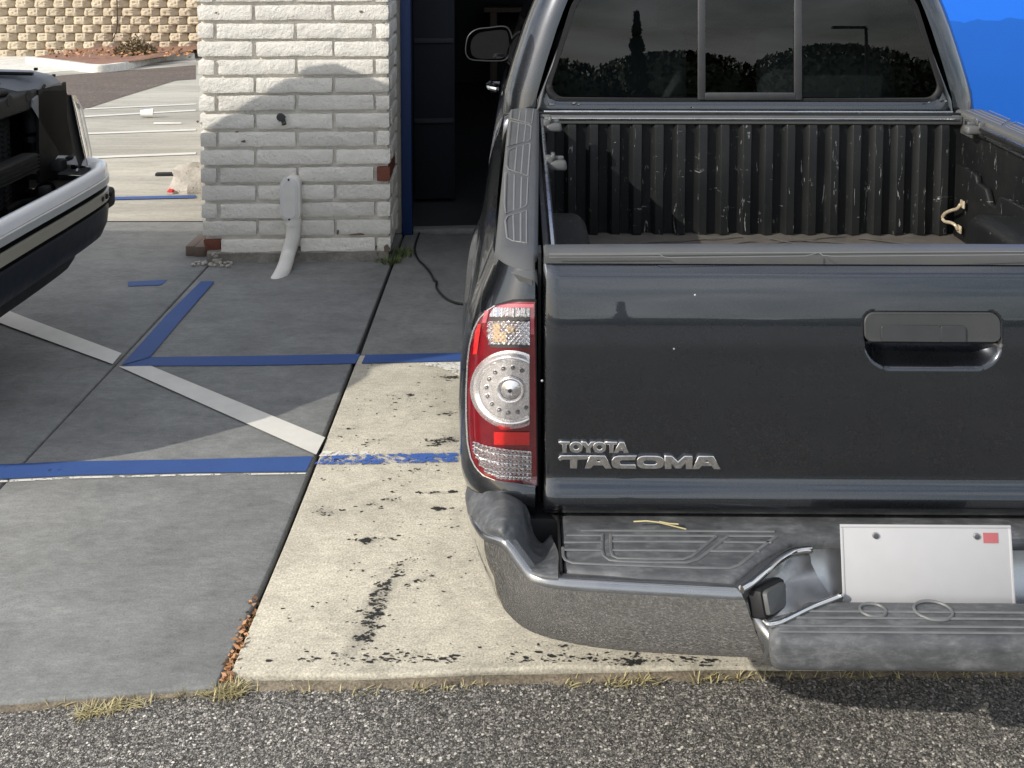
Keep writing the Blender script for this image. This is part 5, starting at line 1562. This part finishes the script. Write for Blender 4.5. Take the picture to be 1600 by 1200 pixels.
for (px, py) in [(56, 108), (84, 118)]: 
    p = atX(px, py, -2.0); vb(MB().rbox(p, (.014, .014, .012), .003), 'fender_clip', 'black')
# engine bay: dark block, radiator, supports, panel, hoses
vb(MB().rbox((-2.65, YM, .72), (.95, YF - YN - .5, .60), .05), 'engine', 'engine')
vb(MB().rbox((-2.10, YM, .72), (.05, YF - YN - .10, .66), .01), 'front_panel', 'engine')
P2 = [atX(*q, -1.93) for q in [(60, 141), (84, 134), (97, 133), (103, 128), (104, 144), (109, 160), (113, 190), (118, 225), (121, 250), (110, 252), (107, 262), (92, 262), (88, 281), (62, 286)]]
m = MB(); n = len(P2); m.add(P2 + [p + Vector((-.012, 0, 0)) for p in P2], [tuple(range(n)), tuple(range(2 * n - 1, n - 1, -1))] + [(i, (i + 1) % n, n + (i + 1) % n, n + i) for i in range(n)])
vb(m, 'splash_panel', 'engine', smooth=False)
rad = vb(MB().rbox((-2.03, YM, .74), (.05, 1.02, .50), .006), 'radiator', 'fins')
for k in range(24):
    z = .50 + k * .02; m = MB()
    pts = []
    for j in range(41):
        y = YM - .50 + j * .025; pts.append((-2.003, y, z + (.006 if j % 2 else -.006)))
    vb(m.tube(pts, .0028, 4), 'radiator_fin', 'engine2', rad)
m = MB(); m.rbox((-1.985, YM, .985), (.10, 1.26, .075), .012, 3); sp = vb(m, 'radiator_support', 'engine2')
vb(MB().tube([(-1.99, YM - .5, 1.04), (-1.985, YM + .2, 1.045), (-1.98, YF - .45, 1.035)], .014, 10), 'support_tube', 'engine2', sp)
for q in [(18, 158), (47, 150), (72, 140)]:
    p = atX(*q, -1.928); vb(MB().lathe([(0, -1.9335), (.022, -1.9335), (.024, -1.936)], 'x', (0, p.y, p.z), 14), 'support_hole', 'shadowbox', sp)
bb = vb(MB().rbox((-1.905, YM - .08, .755), (.07, 1.08, .075), .010, 2), 'crash_bar', 'engine2')
for k in range(5): vb(MB().rbox((-1.867, YM - .08, .727 + k * .014), (.006, 1.07, .005), .001), 'bar_rib', 'engine', bb)
for L, r in [([(36, 168), (44, 176), (47, 195), (48, 222)], .022), ([(52, 178), (58, 205), (60, 235)], .016), ([(66, 196), (70, 225), (66, 255)], .02), ([(8, 330), (30, 318), (58, 312), (80, 306)], .014), ([(60, 300), (70, 290), (80, 296), (78, 306)], .02)]:
    vb(MB().tube(crom([atX(*q, -1.965) for q in L], 5), r, 8), 'hose', 'engine')
for q, sz in [((92, 258), .05), ((118, 258), .03), ((110, 250), .035), ((70, 298), .04)]:
    p = atX(*q, -1.87); vb(MB().rbox(p, (sz, sz * 1.3, sz), sz * .25, 2), 'bracket', 'engine2')
p = atX(120, 267, -1.80); vb(MB().lathe([(0, p.x + .01), (.009, p.x + .008), (.010, p.x)], 'x', (0, p.y, p.z), 10), 'bolt', 'satin')
# raised bonnet
rows = []
hin, hfr = Vector((-2.95, 0, 1.10)), Vector((-1.93, 0, 1.90))
for j in range(15):
    s_ = j / 14; c = hin.lerp(hfr, s_); hw = YF - YM - .035 - .03 * s_; row = []
    e = max(0, s_ - .84) / .16; hw -= .20 * (1 - math.sqrt(max(0, 1 - e * e)))
    for i in range(21):
        u = -1 + 2 * i / 20; cv = (.02 + .05 * s_) * (1 - u * u) + .02 * math.sin(math.pi * s_)
        row.append((c.x - .72 * cv, YM + u * hw - max(0, -u) * .27, c.z + .68 * cv))
    rows.append(row)
m = MB().grid(rows); m.grid([[(x + .02, y, z - .022) for x, y, z in r] for r in rows])
vb(m, 'bonnet', 'white_car')
# cab and body behind
rows = []
for x, z, w in [(-2.98, 1.08, .82), (-3.05, 1.12, .80), (-3.75, 1.58, .60), (-3.9, 1.63, .57), (-5.0, 1.66, .57), (-6.2, 1.62, .57), (-6.5, 1.1, .80), (-6.5, .5, .82)]: rows.append([(x, YM - w, z), (x, YM - w * .5, z + .02), (x, YM + w * .5, z + .02), (x, YM + w, z)])
vb(MB().grid(rows), 'roof', 'white_car')
for sgn in (-1, 1):
    rows = []
    for x, z1, w1 in [(-2.98, 1.08, .82), (-3.75, 1.58, .60), (-5.0, 1.66, .57), (-6.2, 1.62, .57), (-6.5, 1.1, .80)]: rows.append([(x, YM + sgn * .86, .35), (x, YM + sgn * .88, .75), (x, YM + sgn * .85, 1.06), (x, YM + sgn * w1, z1)])
    vb(MB().grid(rows), 'body_side', 'white_car')
rows = [[(-3.08, YM + u * .72, 1.145), (-3.72, YM + u * .56, 1.572)] for u in (-1, -.5, 0, .5, 1)]
vb(MB().grid(rows), 'windscreen', 'sideglass')
for x in (-2.55, -5.6):
    for sgn in (-1, 1):
        w = empty('wheel', Vector((x, YM + sgn * .76, .33)) - SB); w.parent = suv
        MB().lathe([(.19, -.10), (.29, -.11), (.325, -.08), (.33, 0), (.325, .08), (.29, .11), (.19, .10)], 'y', n=32).build('tyre', 'tyre', w)
        MB().lathe([(0, -.09), (.1, -.08), (.19, -.10), (.19, .10), (.1, .08), (0, .09)], 'y', n=24).build('rim', 'satin', w)

# ================================================================== BEHIND THE CAMERA (seen in the glass and paint)
def tree(x, y, h, wd, label, seed, conifer=False):
    rnd = random.Random(seed)
    t = tag(empty('conifer_tree' if conifer else 'street_tree', (x, y, 0)), label, 'tree', 'trees across the street')
    MB().tube([(0, 0, -.1), (.1, 0, h * .4), (0, .1, h * (.95 if conifer else .7))], [.25, .18, .06], 8).build('trunk', 'bark', t)
    m = MB()
    for _ in range(3600 if not conifer else 1500):
        if conifer:
            f = rnd.random(); z = h * (.2 + .8 * f); lay = abs(math.sin(z * 3.2)); r = wd * (1 - f) * (.35 + .65 * lay) * rnd.random() ** .5
        else:
            z = h * (.02 + .98 * rnd.random()); f = (z / h - .35) / .66; r = wd * math.sqrt(max(0, 1 - f * f)) * rnd.random() ** .4
        a = rnd.random() * 6.283; c = Vector((math.cos(a) * r, math.sin(a) * r, z))
        s1 = Vector((rnd.gauss(0, 1), rnd.gauss(0, 1), rnd.gauss(0, 1))).normalized() * .26; s2 = s1.orthogonal().normalized() * .16
        m.add([c - s1, c + s2, c + s1, c - s2], [(0, 1, 2, 3)])
    if not conifer: m.lathe([(.1, 0), (wd * .78, h * .06), (wd * .84, h * .35), (wd * .7, h * .62), (wd * .4, h * .82), (.1, h * .9)], 'z', n=14)
    m.build('crown', 'leaf', t, recalc=False)
for i, (x, y, h, w, lb) in enumerate([(-30, -62, 4.6, 9, 'leftmost round dark tree across the street'), (-17, -66, 4, 9, 'low round dark tree left of the conifer'), (-4, -64, 4.2, 9, 'broad dark tree behind the photographer'), (9, -66, 4.6, 9, 'broad dark tree by the street lamp'), (22, -63, 4.9, 9, 'taller dark tree right of the street lamp'), (36, -66, 4.5, 9, 'rightmost round dark tree across the street'), (-44, -64, 4.6, 9, 'far outer round dark tree across the street'), (50, -64, 5, 9, 'outer round dark tree beyond the lamp')]):
    tree(x, y, h, w, lb, i + 3)
tree(4.6, -52, 6.2, 1.3, 'tall layered conifer standing before the tree row', 40, True)
lampp = tag(empty('street_lamp', (21.6, -54, 0)), 'tall street lamp with a single straight arm across the street', 'street lamp')
MB().tube([(0, 0, 0), (0, 0, 5.5)], [.15, .12], 10).build('pole', 'darkmetal', lampp)
MB().rbox((-.9, 0, 5.52), (1.9, .16, .16), .02).build('arm', 'darkmetal', lampp); MB().rbox((-2.1, 0, 5.52), (.9, .34, .16), .03).build('lamp_head', 'darkmetal', lampp)
shop = tag(empty('shop_building', (-16, -56, 0)), 'low tan shop across the street with dark windows', 'building')
MB().rbox((0, 0, 1.6), (16, 5, 3.2), .02).build('wall', 'farwall', shop)
MB().rbox((0, 0, 3.28), (16.6, 5.5, .16), .02).build('roof', 'darkmetal', shop)
for k in range(5): MB().rbox((-6 + k * 3, 2.515, 1.3), (2.2, .03, 1.6), .005).build('window', 'darkglass', shop)
